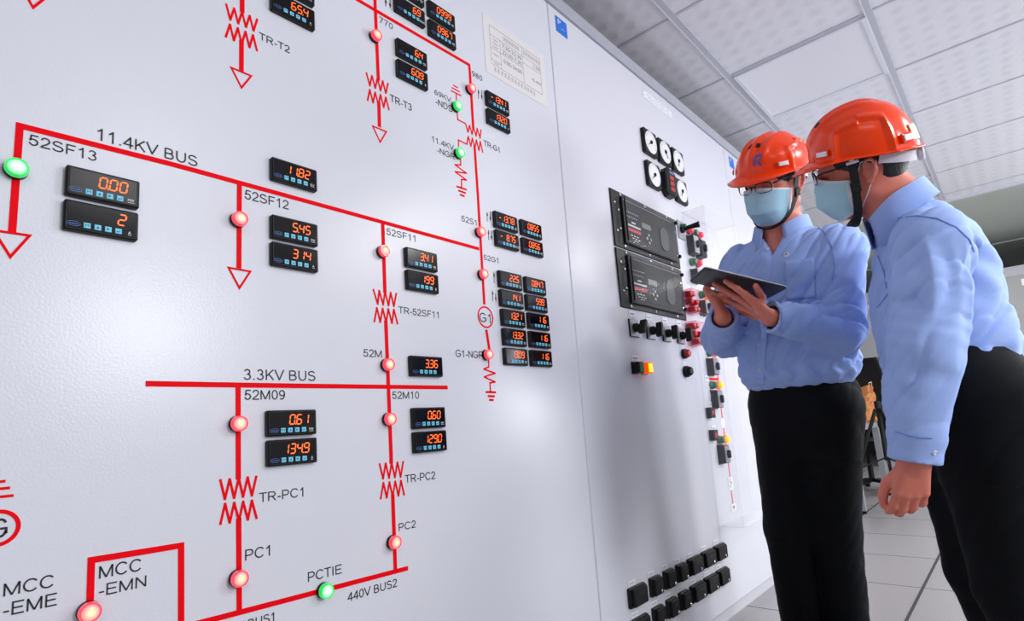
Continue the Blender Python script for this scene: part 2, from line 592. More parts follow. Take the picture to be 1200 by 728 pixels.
def line(pts, wd=0.009, name='mimic_line', cab=cab1, closed=False):
    NLINE[0] += 1
    return MB().strip(local(cab, pts), wd, NY, 0.0005 + 0.00005 * (NLINE[0] % 7), closed=closed).build(name, red_m, cab)


def zig(hi0, hi1, lo0, lo1, start_high):
    """zigzag winding with nine points between an upper and a lower row of points (already on the wall)"""
    hi0, hi1, lo0, lo1 = map(np.array, (hi0, hi1, lo0, lo1))
    if start_high:
        H = [hi0 + (hi1 - hi0) * i / 4 for i in range(5)]
        L = [lo0 + (lo1 - lo0) * i / 3 for i in range(4)]
        out = [x for p in zip(H, L) for x in p] + [H[4]]
    else:
        L = [lo0 + (lo1 - lo0) * i / 4 for i in range(5)]
        H = [hi0 + (hi1 - hi0) * i / 3 for i in range(4)]
        out = [x for p in zip(L, H) for x in p] + [L[4]]
    return out


def transformer(x0, y0, s, top, bottom):
    mb = MB()
    h0, h1, l0, l1 = crop(x0, y0, s, top)
    mb.strip(local(cab1, zig(h0, h1, l0, l1, True)), 0.0042, NY)
    h0, h1, l0, l1 = crop(x0, y0, s, bottom)
    mb.strip(local(cab1, zig(h0, h1, l0, l1, False)), 0.0042, NY)
    return mb.build('transformer_symbol', red_m, cab1)


def words_on(string, base0, base1, top0, cab=cab1, m=ink):
    """lettering on the panel: photo positions of the baseline ends and of the top at the start"""
    xa, za = wall_xy(*base0)
    xb, zb = wall_xy(*base1)
    xt, zt = wall_xy(*top0)
    zc = (za + zb) / 2
    h = zt - za
    mb = MB()
    stroke_text(mb, string, xa - cab.location.x, xb - cab.location.x, zc, zc + h, -0.0003)
    return tag(mb.build('lettering', m, cab), 'black lettering reading ' + string)


def cw(string, x0, y0, s, b0, b1, t0):
    return words_on(string, (x0 + b0[0] / s, y0 + b0[1] / s), (x0 + b1[0] / s, y0 + b1[1] / s), (x0 + t0[0] / s, y0 + t0[1] / s))


def triangle(pts, wd=0.0036):
    """open arrow head: outer corners given"""
    c = np.mean(pts, axis=0)
    P = [np.array(p) for p in pts]
    r = []
    for i in range(3):                      # inset so that the stroke's outer edge runs through the corners
        a, b_, d = P[i], P[(i + 1) % 3], P[(i + 2) % 3]
        u1, u2 = (b_ - a) / np.linalg.norm(b_ - a), (d - a) / np.linalg.norm(d - a)
        bis = (u1 + u2) / np.linalg.norm(u1 + u2)
        sn = abs(u1[0] * bis[1] - u1[1] * bis[0])
        r.append(a + bis * (wd / 2) / sn)
    return line(r, wd, 'arrow_symbol', closed=True)


# --- buses and feeders
def px(*pts):
    return [wall_xy(*p) for p in pts]


line(px((14.1, 273), (23.2, 147.5), (200, 192.2), (410, 249.9), (561.5, 291.9)))
triangle(crop(0, 235, 8.56, [(-95, 283), (325, 345), (102, 592)]))
line(px((280.5, 214.5), (279.9, 314.5)))
triangle(crop(240, 190, 4.547, [(117, 556), (251, 580), (184, 682)]))
line(px((448.3, 260), (451, 343.5)))
transformer(400, 230, 4.28, [(160, 468), (275, 488), (182, 542), (263, 553)], [(178, 560), (263, 568), (165, 630), (282, 641)])
line(px((452, 376), (458, 530), (458.4, 543.5)))
line(px((170.5, 449.8), (345, 452.3), (524.5, 454.2)))
line(px((278.9, 452), (279.2, 562)))
transformer(240, 545, 5.393, [(98, 95), (325, 72), (127, 217), (297, 195)], [(128, 245), (297, 225), (98, 375), (327, 338)])
line(px((279.6, 607.5), (280.3, 716)))
transformer(420, 530, 6.067, [(150, 83), (318, 67), (175, 190), (300, 178)], [(177, 217), (302, 202), (158, 332), (325, 305)])
line(px((460.1, 579.5), (463.2, 668)))
line(px((120, 760.5), (245, 727.2), (478, 666)))
line(px((105, 722), (107.0, 656.6), (212.2, 639.4), (212.2, 790)))
line(px((283.8, -40), (283.7, 15)))
transformer(255, 0, 6.617, [(67, 35), (307, 150), (98, 155), (278, 240)], [(96, 190), (275, 272), (63, 287), (305, 395)])
line(px((283.0, 48), (282.8, 83)))
triangle(crop(255, 0, 6.617, [(92, 513), (273, 588), (185, 694)]))
triangle(px((15, -30), (64.5, -9), (38.6, 11.5)))
line(px((438.2, -25), (443.3, 94.5)))
transformer(420, 80, 7.28, [(68, 40), (252, 130), (97, 150), (233, 215)], [(97, 183), (233, 248), (78, 275), (260, 355)])
line(px((443.8, 119), (444.6, 149)))
triangle(crop(420, 80, 7.28, [(112, 485), (246, 540), (186, 643)]), 0.0034)
line(px((385, -20), (440, 12.3), (549.7, 76.2), (550.3, 82), (554.6, 151)))
line(px((556.1, 172), (560, 230), (567.5, 357)))
transformer(500, 140, 7.283, [(332, 38), (463, 90), (352, 110), (455, 160)], [(355, 145), (458, 190), (342, 213), (478, 282)])
line(crop(500, 70, 8.09, [(280, 315), (282, 400), (288, 495), (293, 568), (372, 608)]), 0.0036)
line(crop(500, 140, 7.283, [(272, 235), (271, 176), (342, 212)]), 0.0036)
mb = MB()
for a, b_ in (((250, 240), (296, 268)), ((238, 265), (313, 306)), ((228, 292), (326, 342))):
    mb.strip(local(cab1, crop(500, 70, 8.09, [a, b_])), 0.0036, NY)
mb.build('ground_symbol', red_m, cab1)
mb = MB()
mb.strip(local(cab1, crop(500, 140, 7.283, [(288, 315), (291, 391), (240, 386), (340, 460), (242, 447), (340, 519), (296, 512), (297, 582)])), 0.0038, NY)
mb.build('resistor_symbol', red_m, cab1)
mb = MB()
for a, b_ in (((253, 571), (342, 601)), ((270, 607), (334, 630)), ((284, 642), (323, 658))):
    mb.strip(local(cab1, crop(500, 140, 7.283, [a, b_])), 0.005, NY)
mb.build('ground_symbol', red_m, cab1)
# generator circle with G1
gx, gz = wall_xy(568.9, 371.8)
mb = MB()
mb.strip(local(cab1, [(gx + 0.0275 * math.cos(a * math.pi / 24), gz + 0.0275 * math.sin(a * math.pi / 24)) for a in range(48)]), 0.0042, NY, closed=True)
mb.build('generator_symbol', red_m, cab1)
line(px((569.8, 386.5), (574.1, 415)), 0.0085)
mb = MB()
mb.strip(local(cab1, crop(520, 300, 4.04, [(211, 470), (213, 526), (189, 536), (243, 556), (191, 573), (243, 597), (218, 602), (221, 646)])), 0.0042, NY)
mb.build('resistor_symbol', red_m, cab1)
mb = MB()
for a, b_ in (((197, 645), (247, 646)), ((208, 664), (241, 665)), ((214, 682), (236, 683))):
    mb.strip(local(cab1, crop(520, 300, 4.04, [a, b_])), 0.0055, NY)
mb.build('ground_symbol', red_m, cab1)
# generator circle cut by the left edge of the photo
gx2, gz2 = wall_xy(-3.5, 619.5)
mb = MB()
mb.strip(local(cab1, [(gx2 + 0.0215 * math.cos(a * math.pi / 24), gz2 + 0.0215 * math.sin(a * math.pi / 24)) for a in range(48)]), 0.005, NY, closed=True)
mb.build('generator_symbol', red_m, cab1)
mb = MB()
for a, b_, c_ in ((6.5, 564, 10), (11.8, 571.8, 15.5), (16, 580.8, 20)):
    xa, za = wall_xy(a, b_)
    xb, zb = wall_xy(-3.5, b_ + 1)
    mb.strip(local(cab1, [(2 * xb - xa, za), (xa, za)]), 0.0036, NY)
xb, zb = wall_xy(-3.5, 582)
mb.strip(local(cab1, [(xb, zb), (xb, gz2 + 0.0215)]), 0.0036, NY)
mb.build('ground_symbol', red_m, cab1)

# --- lettering
cw('52SF13', 0, 135, 6.615, (222, 229), (747, 357), (232, 150))
words_on('11.4KV BUS', (113.7, 165), (231.2, 194.2), (113.7, 151.6))
cw('52SF12', 240, 190, 4.547, (213, 199), (447, 250), (215, 151))
cw('TR-T2', 255, 0, 6.617, (318, 303), (560, 414), (308, 243))
cw('770', 410, 0, 8.086, (278, 213), (407, 279), (272, 157))
cw('TR-T3', 420, 80, 7.28, (268, 283), (454, 363), (262, 221))
cw('69KV', 500, 70, 8.09, (75, 330), (232, 405), (75, 284))
cw('-NDS', 500, 70, 8.09, (83, 432), (243, 492), (83, 374))
cw('980', 500, 70, 8.09, (430, 153), (527, 203), (428, 106))
cw('11.4KV', 500, 140, 7.283, (45, 190), (232, 264), (43, 144))
cw('-NGR', 500, 140, 7.283, (88, 287), (240, 343), (88, 238))
cw('TR-G1', 500, 140, 7.283, (487, 222), (622, 282), (478, 173))
cw('52S1', 530, 230, 7.283, (80, 216), (207, 249), (78, 167))
cw('52G1', 530, 230, 7.283, (268, 540), (393, 574), (266, 496))
cw('52SF11', 420, 250, 4.85, (160, 123), (323, 160), (160, 86))
cw('TR-52SF11', 400, 230, 4.28, (285, 585), (488, 614), (283, 551))
cw('G1', 520, 300, 4.04, (170, 311), (222, 318), (169, 268))
cw('G1-NGR', 520, 300, 4.04, (57, 478), (187, 486), (56, 444))
cw('52M', 410, 395, 6.936, (111, 161), (259, 166), (112, 100))
cw('52M10', 410, 395, 6.936, (345, 504), (563, 501), (345, 444))
cw('3.3KV BUS', 250, 420, 5.2, (185, 131), (622, 137), (186, 66))
cw('52M09', 250, 420, 5.2, (190, 255), (436, 249), (190, 195))
cw('TR-PC1', 240, 545, 5.393, (340, 238), (622, 198), (335, 179))
cw('PC1', 240, 545, 5.393, (255, 602), (411, 574), (255, 535))
cw('TR-PC2', 420, 530, 6.067, (330, 218), (547, 192), (327, 162))
cw('PC2', 420, 530, 6.067, (287, 556), (409, 540), (287, 503))
cw('PCTIE', 240, 630, 4.615, (558, 238), (743, 196), (558, 186))
cw('440V BUS2', 240, 630, 4.615, (772, 340), (1040, 272), (772, 293))
cw('440V BUS1', 240, 630, 4.615, (62, 539), (374, 460), (62, 487))
cw('MCC', 90, 620, 6.743, (175, 391), (507, 331), (177, 291))
cw('-EMN', 90, 620, 6.743, (168, 532), (547, 458), (168, 440))
cw('MCC', 0, 550, 4.09, (16, 608), (256, 566), (17, 546))
cw('-EME', 0, 550, 4.09, (10, 704), (275, 655), (10, 641))
words_on('G', (-8, 630.5), (7.5, 629), (-8, 609))


def arrow(x0, y0, s, tail, tip):
    a, b_ = [np.array(p) for p in local(cab1, crop(x0 - 2.6, y0 - 0.6, s, [tail, tip]))]
    sg = 1 if b_[1] > a[1] else -1
    mb = MB()
    mb.strip([a, b_ - np.array([0, sg * 0.006])], 0.0018, NY)
    mb.add([(b_[0], -0.0008, b_[1]), (b_[0] - 0.0035, -0.0008, b_[1] - sg * 0.013), (b_[0] + 0.0035, -0.0008, b_[1] - sg * 0.013)], [(0, 1, 2)])
    mb.build('direction_arrow', ink, cab1)


for a in ((410, 0, 8.086, (360, 65), (360, -12)), (410, 0, 8.086, (401, -5), (402, 86)), (500, 70, 8.09, (512, 378), (510, 283)), (500, 70, 8.09, (541, 298), (544, 386)),
          (530, 230, 7.283, (317, 220), (314, 132)), (530, 230, 7.283, (342, 135), (344, 222)), (530, 230, 7.283, (330, 378), (326, 288)), (530, 230, 7.283, (352, 298), (354, 384)),
          (520, 300, 4.04, (249, 132), (247, 78)), (520, 300, 4.04, (242, 217), (240, 163)), (520, 300, 4.04, (255, 180), (257, 222))):
    arrow(*a)

# ------------------------------------------------------------------ digital panel meters (96 x 48 mm)
SEG = {'0': 'abcdef', '1': 'bc', '2': 'abged', '3': 'abgcd', '4': 'fgbc', '5': 'afgcd', '6': 'afgedc', '7': 'abc', '8': 'abcdefg', '9': 'abcdfg', '-': 'g'}
MW, MH, MD = 0.096, 0.047, 0.011


def seven(ch, dot):
    w2, h2, t, sl = 0.0046, 0.0086, 0.0021, 0.12
    g = 0.0005
    S = {'a': ((-w2, h2), (w2, h2)), 'g': ((-w2, 0), (w2, 0)), 'd': ((-w2, -h2), (w2, -h2)),
         'f': ((-w2, h2), (-w2, 0)), 'b': ((w2, h2), (w2, 0)), 'e': ((-w2, 0), (-w2, -h2)), 'c': ((w2, 0), (w2, -h2))}
    mb = MB()
    for k in SEG.get(ch, ''):
        (xa, za), (xb, zb) = S[k]
        d = np.array([xb - xa, zb - za])
        L = np.linalg.norm(d)
        d = d / L
        n = np.array([-d[1], d[0]])
        a = np.array([xa, za]) + d * g
        e = np.array([xb, zb]) - d * g
        o = [a, a + d * t / 2 + n * t / 2, e - d * t / 2 + n * t / 2, e, e - d * t / 2 - n * t / 2, a + d * t / 2 - n * t / 2]
        mb.add([(p[0] + sl * p[1], 0, p[1]) for p in o], [tuple(range(6))])
    if dot:
        mb.add([(w2 + 0.0028 + 0.0013 * math.cos(i * math.pi / 4) - sl * h2, 0, -h2 + 0.0013 * math.sin(i * math.pi / 4)) for i in range(8)], [tuple(range(8))])
    return mb


DIG = {}


def digit_mesh(ch, dot):
    k = (ch, dot)
    if k not in DIG:
        o = seven(ch, dot).build('digit', seg_m)
        DIG[k] = o.data
        bpy.data.objects.remove(o)
    return DIG[k]


meter_shared = {}


def meter(pxy, value, unit, label):
    X, Z = wall_xy(pxy[0], pxy[1], -MD)
    t = thing('digital_meter', label, 'digital meter', (X, -0.0002, Z), 'digital panel meters on the mimic board')
    if not meter_shared:
        mb = MB().slab(MW, MH, MD, 0, 0.0022, cut=0.002)
        o = mb.build('housing', black)
        meter_shared['housing'] = o.data
        bpy.data.objects.remove(o)
        o = MB().slab(0.088, 0.040, 0.0008, -MD + 0.0002, 0.0004, 0, 0.0).build('display_window', meter_glass)
        meter_shared['display_window'] = o.data
        bpy.data.objects.remove(o)
        for i, ic in enumerate('MURE'):
            mb = MB().slab(0.0088, 0.0086, 0.0012, 0, 0.0006)
            y = -0.0014
            if ic == 'M':
                mb.strip([(-0.002, -0.002), (-0.002, 0.002), (0, 0), (0.002, 0.002), (0.002, -0.002)], 0.0008, y + 0.0002, 0.0001, 1)
            elif ic == 'U':
                mb.add([(-0.0022, y, -0.002), (0.0022, y, -0.002), (0, y, 0.002)], [(0, 1, 2)], 1)
            elif ic == 'R':
                mb.add([(-0.002, y, -0.0022), (0.002, y, 0), (-0.002, y, 0.0022)], [(0, 1, 2)], 1)
            else:
                mb.strip([(0.002, 0.002), (0.002, -0.001), (-0.0022, -0.001)], 0.0008, y + 0.0002, 0.0001, 1)
                mb.add([(-0.0028, y, -0.001), (-0.0008, y, 0.0008), (-0.0008, y, -0.0028)], [(0, 1, 2)], 1)
            o = mb.build('button', [btn_m, icon_m])
            meter_shared['b%d' % i] = o.data
            bpy.data.objects.remove(o)
        mb = MB()
        mb.strip([(0.0082 * math.cos(a * math.pi / 12), 0.0036 * math.sin(a * math.pi / 12)) for a in range(24)], 0.0005, 0, 0.0002, closed=True)
        put_text(mb, 'Adtek', -0.0056, 0.0056, -0.0014, 0.0016, -0.0002)
        o = mb.build('emblem', logo_m)
        meter_shared['emblem'] = o.data
        bpy.data.objects.remove(o)

    def part(name, me, par, loc=(0, 0, 0)):
        o = bpy.data.objects.new(name, me)
        COL.objects.link(o)
        o.parent = par
        o.location = loc
        return o
    part('housing', meter_shared['housing'], t)
    wd = part('display_window', meter_shared['display_window'], t)
    fy = -MD - 0.0009
    # digits, right aligned
    cells, i = [], 0
    while i < len(value):
        cells.append((value[i], i + 1 < len(value) and value[i + 1] == '.'))
        i += 2 if cells[-1][1] else 1
    for k, (ch, dot) in enumerate(reversed(cells)):
        if ch != ' ':
            part('digit', digit_mesh(ch, dot), wd, (0.0255 - k * 0.0135, fy, 0.0058))
    for i in range(4):
        part('button', meter_shared['b%d' % i], t, (-0.0195 + i * 0.0135, -MD - 0.0004, -0.0135))
    part('emblem', meter_shared['emblem'], t, (-0.0362, fy, -0.0135))
    if unit:
        k = 'u' + unit
        if k not in meter_shared:
            mb = MB()
            wu = 0.0044 * len(unit)
            put_text(mb, unit, -wu / 2, wu / 2, -0.0016, 0.0034, 0)
            mb.strip([(-wu / 2, -0.003), (wu / 2, -0.003)], 0.0006, 0, 0.0001)
            o = mb.build('lettering', white_ink)
            meter_shared[k] = o.data
            bpy.data.objects.remove(o)
        part('lettering', meter_shared[k], t, (0.0360, fy, -0.0140))
    return t


B_ = 'black digital meter reading '
for p, v, u, l in (
    ((122.3, 219.4), '0.00', 'MW', B_ + '0.00, beside the 52SF13 feeder'),
    ((120.3, 258.2), '2', 'A', B_ + '2, directly below the 0.00 meter'),
    ((346.3, 204.4), '11.82', 'KV', B_ + '11.82, alone above the long bus'),
    ((346.7, 270.4), '5.45', 'MW', B_ + '5.45, right of the 52SF12 lamp'),
    ((346.9, 301.3), '314', 'A', B_ + '314, below the 5.45 meter'),
    ((344.9, 11.3), '65.4', 'A', B_ + '65.4, near the top edge'),
    ((344.6, -17.5), '8.20', 'MW', 'black digital meter cut by the top edge above the 65.4 meter'),
    ((481.6, 12.5), '6.9', 'MVAR', B_ + '6.9, beside two thin arrows'),
    ((480.6, -12.0), '12.3', 'MW', 'black digital meter cut by the top edge above the 6.9 meter'),
    ((518.6, 17.8), '0999', 'PF', B_ + '0999, upper of the top pair'),
    ((519.6, 40.0), '0967', 'PF', B_ + '0967, below the 0999 meter'),
    ((484.0, 63.0), '6.4', 'MW', B_ + '6.4, right of the 770 lamp'),
    ((484.8, 87.2), '60.9', 'A', B_ + '60.9, below the 6.4 meter'),
    ((584.3, 120.5), '-13.41', 'MW', B_ + 'minus 13.41, right of the 980 lamp'),
    ((585.5, 141.2), '1320', 'A', B_ + '1320, below the minus 13.41 meter'),
    ((594.0, 260.1), '-13.78', 'MW', B_ + 'minus 13.78, right of the 52S1 lamp'),
    ((595.6, 281.6), '- 8.75', 'MVAR', B_ + 'minus 8.75, below the minus 13.78 meter'),
    ((623.6, 269.0), '0.855', 'PF', B_ + '0.855, right of the minus 13.78 meter'),
    ((625.1, 290.0), '0.856', 'PF', B_ + '0.856, right of the minus 8.75 meter'),
    ((599.3, 328.8), '22.5', 'MW', B_ + '22.5, top left of the block of ten'),
    ((600.8, 350.7), '14.1', 'MVAR', B_ + '14.1, below the 22.5 meter'),
    ((602.8, 373.1), '13.21', 'KV', B_ + '13.21, left column right of the generator circle'),
    ((604.5, 395.5), '13.32', 'KV', B_ + '13.32, left column below the 13.21 meter'),
    ((605.9, 418.2), '13.09', 'KV', B_ + '13.09, bottom left of the block of ten'),
    ((628.4, 335.2), '0.847', 'PF', B_ + '0.847, top right of the block of ten'),
    ((630.0, 355.9), '59.9', 'HZ', B_ + '59.9, below the 0.847 meter'),
    ((632.3, 376.9), '11.6', 'KA', B_ + '11.6, uppermost of the three equal readings'),
    ((634.0, 398.4), '11.6', 'KA', B_ + '11.6, middle one of the three equal readings'),
    ((635.5, 420.2), '11.6', 'KA', B_ + '11.6, lowest of the three equal readings'),
    ((495.2, 304.3), '3.41', 'MW', B_ + '3.41, right of the 52SF11 lamp'),
    ((496.6, 330.2), '199', 'A', B_ + '199, below the 3.41 meter'),
    ((501.0, 429.3), '3.36', '', B_ + '3.36, right of the 52M lamp'),
    ((504.0, 489.6), '0.60', 'MW', B_ + '0.60, right of the 52M10 lamp'),
    ((505.5, 517.4), '129.0', 'A', B_ + '129.0, below the 0.60 meter'),
    ((343.4, 495.4), '0.61', 'MW', B_ + '0.61, right of the 52M09 lamp'),
    ((344.1, 529.5), '134.9', 'A', B_ + '134.9, below the 0.61 meter'),
):
    meter(p, v, u, l)

# ------------------------------------------------------------------ round indicator lamps
lamp_proto = {}


def indicator(pxy, green, label):
    col = 'green' if green else 'red'
    X, Z = wall_xy(pxy[0], pxy[1], -0.017)
    if col not in lamp_proto:
        t = thing('indicator_lamp', label, 'indicator lamp', (X, -0.0008, Z), 'round indicator lamps on the mimic board')
        MB().disc([(0.01442, 0), (0.01442, -0.003), (0.01376, -0.0075)], n=36).build('base_ring', black, t, True)
        MB().disc([(0.01395, -0.0075), (0.01395, -0.013), (0.01283, -0.0162), (0.01135, -0.0162), (0.01097, -0.0148)], n=36, cap0=False, cap1=False).build('bezel', green_ring if green else red_ring, t, True)
        MB().disc([(0.01125, -0.0140), (0.01023, -0.0158), (0.00744, -0.0172), (0.00372, -0.0178), (0.00074, -0.018)], n=36).build('lens', green_lens if green else red_lens, t, True)
        lamp_proto[col] = t
    else:
        t = copy_tree(lamp_proto[col])
        t.location = (X, -0.0008, Z)
        t['label'] = label
    return t


for p, g, l in (
    ((20.5, 195), 1, 'glowing green round indicator lamp beside lettering 52SF13 at left edge'),
    ((282.8, 255.4), 0, 'glowing red round indicator lamp below lettering 52SF12'),
    ((442.8, 40.1), 0, 'glowing red round indicator lamp below lettering 770'),
    ((554.4, 102.7), 0, 'glowing red round indicator lamp below lettering 980'),
    ((538.0, 123.0), 1, 'glowing green round indicator lamp beside lettering 69KV -NDS'),
    ((541.0, 178.2), 1, 'glowing green round indicator lamp beside lettering 11.4KV -NGR'),
    ((452.2, 293.6), 0, 'glowing red round indicator lamp below lettering 52SF11'),
    ((565.6, 270.9), 0, 'glowing red round indicator lamp beside lettering 52S1'),
    ((568.7, 320.7), 0, 'glowing red round indicator lamp below lettering 52G1'),
    ((574.3, 415.2), 0, 'glowing red round indicator lamp beside lettering G1-NGR'),
    ((457.3, 427.0), 0, 'glowing red round indicator lamp right of lettering 52M'),
    ((459.4, 491.0), 0, 'glowing red round indicator lamp below lettering 52M10'),
    ((282.3, 496.3), 0, 'glowing red round indicator lamp below lettering 52M09'),
    ((282.8, 678.8), 0, 'glowing red round indicator lamp below lettering PC1'),
    ((465.0, 636.0), 0, 'glowing red round indicator lamp below lettering PC2'),
    ((384.3, 693.2), 1, 'glowing green round indicator lamp below lettering PCTIE'),
    ((106.6, 718.6), 0, 'glowing red round indicator lamp below lettering MCC -EMN'),
):
    indicator(p, g, l)

# ------------------------------------------------------------------ paper notice, stickers, name plate
(xa, za), (xb, zb), (xc, zc), (xd, zd) = px((565, 13), (636, 66), (643, 125), (569.5, 87))
pw, ph = (xb + xc - xa - xd) / 2, (za + zb - zc - zd) / 2
t = thing('paper_notice', 'white paper notice with a printed table, taped beside the cabinet seam', 'notice', ((xa + xb + xc + xd) / 4, -0.0004, (za + zb + zc + zd) / 4))
MB().slab(pw, ph, 0.0006, 0, 0.0002).build('sheet', paper_m, t)
mb = MB()
u = lambda a, b_: (-pw / 2 + a * pw, ph / 2 - b_ * ph)
for q in ([(0.09, 0.14), (0.91, 0.14)], [(0.09, 0.80), (0.91, 0.80)], [(0.09, 0.14), (0.09, 0.80)], [(0.91, 0.14), (0.91, 0.80)], [(0.6, 0.14), (0.6, 0.80)],
          [(0.24, 0.30), (0.24, 0.80)], [(0.09, 0.30), (0.91, 0.30)], [(0.09, 0.52), (0.60, 0.52)], [(0.09, 0.72), (0.24, 0.72)], [(0.6, 0.42), (0.91, 0.42)]):
    mb.strip([u(*q[0]), u(*q[1])], 0.0011, -0.0006, 0.0001)


def pt(s_, a, b_, c_, d_):
    (x0_, z0_), (x1_, z1_) = u(a, b_), u(c_, d_)
    put_text(mb, s_, x0_, x1_, z1_, z0_, -0.0008)


pt('7:30-22:30', 0.27, 0.33, 0.58, 0.40)
pt('22:30-7:30', 0.27, 0.43, 0.58, 0.50)
pt('0:00-24:00', 0.28, 0.59, 0.57, 0.66)
pt('15,400', 0.74, 0.60, 0.90, 0.66)
pt('7,200', 0.78, 0.33, 0.90, 0.39)
for k in range(13):                                   # rows of dense printed characters too small to read
    for (x_, y_, w_, h_) in ((0.12 + k * 0.052, 0.845, 0.036, 0.055), (0.62 + k * 0.022, 0.19, 0.015, 0.06), (0.30 + k * 0.02, 0.19, 0.013, 0.06)):
        x0_, z0_ = u(x_, y_)
        mb.strip([(x0_, z0_), (x0_ + w_ * pw, z0_)], 0.001, -0.0006, 0.0001)
        mb.strip([(x0_, z0_ - h_ * ph * 0.5), (x0_ + w_ * pw, z0_ - h_ * ph * 0.5)], 0.001, -0.0006, 0.0001)
        mb.strip([(x0_, z0_ - h_ * ph), (x0_ + w_ * pw, z0_ - h_ * ph)], 0.001, -0.0006, 0.0001)
        mb.strip([(x0_ + w_ * pw * 0.5, z0_ + 0.002), (x0_ + w_ * pw * 0.5, z0_ - h_ * ph)], 0.001, -0.0006, 0.0001)
for yy in (0.35, 0.41, 0.47, 0.60, 0.75):
    x0_, z0_ = u(0.12, yy)
    mb.strip([(x0_, z0_), (x0_ + 0.09 * pw, z0_)], 0.0012, -0.0006, 0.0001)
    mb.strip([(x0_ + 0.004, z0_ - 0.004), (x0_ + 0.08 * pw, z0_ - 0.004)], 0.0009, -0.0006, 0.0001)
mb.build('printing', pencil, t)


def sticker(corners, label, letter):
    P = px(*corners)
    cx = sum(p[0] for p in P) / 4
    cz = sum(p[1] for p in P) / 4
    w_ = (P[1][0] + P[2][0] - P[0][0] - P[3][0]) / 2
    h_ = (P[0][1] + P[1][1] - P[2][1] - P[3][1]) / 2
    t = thing('label_sticker', label, 'sticker', (cx, -0.0004, cz), 'blue cabinet stickers')
    MB().slab(w_, h_, 0.0008, 0, 0.0002).build('sheet', blue_m, t)
    mb = MB()
    put_text(mb, letter, -0.30 * w_, -0.05 * w_, 0.05 * h_, 0.36 * h_, -0.0009)
    mb.strip([(-0.05 * w_, -0.12 * h_), (0.3 * w_, -0.12 * h_)], 0.0012, -0.0008, 0.0001)
    mb.build('lettering', white_ink, t)
    return w_, h_


sw_, sh_ = sticker([(650, 17.5), (663.5, 28), (665, 45.9), (651.8, 36.2)], 'square blue sticker with a white letter beside the paper notice', 'P')
sx_, sz_ = wall_xy(853.7, 183)
t = thing('label_sticker', 'square blue sticker at the top of the farther cabinet, beside the orange helmet', 'sticker', (sx_ + sw_ / 2, -0.0004, sz_ - sh_ / 2), 'blue cabinet stickers')
MB().slab(sw_, sh_, 0.0008, 0, 0.0002).build('sheet', blue_m, t)
mb = MB()
put_text(mb, 'P', -0.3 * sw_, -0.05 * sw_, 0.05 * sh_, 0.36 * sh_, -0.0009)
mb.build('lettering', white_ink, t)

P = px((749, 100.2), (790.3, 134.5), (790.3, 142.8), (749, 110.6))
t = thing('nameplate', 'long white engraved nameplate screwed high above the dial gauges', 'nameplate', (sum(p[0] for p in P) / 4, -0.0004, sum(p[1] for p in P) / 4))
MB().slab(0.285, 0.036, 0.002, 0, 0.001).build('plate', white_plate, t)
for sx in (-0.135, 0.135):
    for sz in (-0.009, 0.009):
        MB().disc([(0.0025, -0.002), (0.0025, -0.003), (0.0012, -0.0035)], sx, sz, 10).build('screw', steel, t)
mb = MB()
for r_ in (0.006, -0.007):
    for k in range(18):
        x_ = -0.105 + k * 0.0122 + (0.01 if r_ < 0 else 0)
        if k % 5 != 4:
            mb.strip([(x_, r_), (x_ + 0.007, r_)], 0.0009, -0.002, 0.0002)
            mb.strip([(x_ + 0.0035, r_ + 0.004), (x_ + 0.0035, r_ - 0.003)], 0.0008, -0.002, 0.0002)
mb.build('engraving', pencil, t)

# ------------------------------------------------------------------ hardware on the middle cabinet
dial_m = mat('dial_white', srgb(238, 238, 240), 0.4)
relay_face = mat('relay_face', srgb(30, 32, 36), 0.5, spec=0.2)
relay_grey = mat('relay_window', srgb(70, 74, 78), 0.4, spec=0.2)
red_ink = mat('red_ink', srgb(215, 50, 70), 0.5)
lcd_m = mat('lcd', srgb(98, 102, 100), 0.3)
red_dark = mat('red_plastic', srgb(200, 22, 36), 0.3, coat=0.3)
green_dark = mat('green_plastic', srgb(10, 120, 78), 0.3, coat=0.3)
amber_lit = mat('amber_lit', srgb(255, 170, 20), 0.3, emit=(1.0, 0.50, 0.02), es=1.5)
amber_side = mat('amber_side', srgb(240, 60, 10), 0.3, emit=(1.0, 0.12, 0.0), es=0.6)
red_disp = mat('red_display', srgb(60, 5, 8), 0.3, emit=(1.0, 0.05, 0.05), es=1.2)


def clear_mat(name, alpha, rough, tint=(1, 1, 1), refl=0.5):
    m = bpy.data.materials.new(name)
    m.use_nodes = True
    nt = m.node_tree
    nt.nodes.clear()
    o = nt.nodes.new('ShaderNodeOutputMaterial')
    tr = nt.nodes.new('ShaderNodeBsdfTransparent')
    tr.inputs[0].default_value = (*tint, 1)
    gl = nt.nodes.new('ShaderNodeBsdfPrincipled')
    gl.inputs['Base Color'].default_value = (0.9, 0.9, 0.95, 1)
    gl.inputs['Roughness'].default_value = rough
    fr = nt.nodes.new('ShaderNodeLayerWeight')
    fr.inputs['Blend'].default_value = 0.5
    pw_ = nt.nodes.new('ShaderNodeMath')
    pw_.operation = 'POWER'
    pw_.inputs[1].default_value = 5
    nt.links.new(fr.outputs['Facing'], pw_.inputs[0])
    ad = nt.nodes.new('ShaderNodeMath')
    ad.operation = 'MULTIPLY_ADD'
    ad.use_clamp = True
    ad.inputs[1].default_value = refl
    ad.inputs[2].default_value = alpha
    nt.links.new(pw_.outputs[0], ad.inputs[0])
    mx = nt.nodes.new('ShaderNodeMixShader')
    nt.links.new(ad.outputs[0], mx.inputs[0])
    nt.links.new(tr.outputs[0], mx.inputs[1])
    nt.links.new(gl.outputs[0], mx.inputs[2])
    nt.links.new(mx.outputs[0], o.inputs[0])
    return m


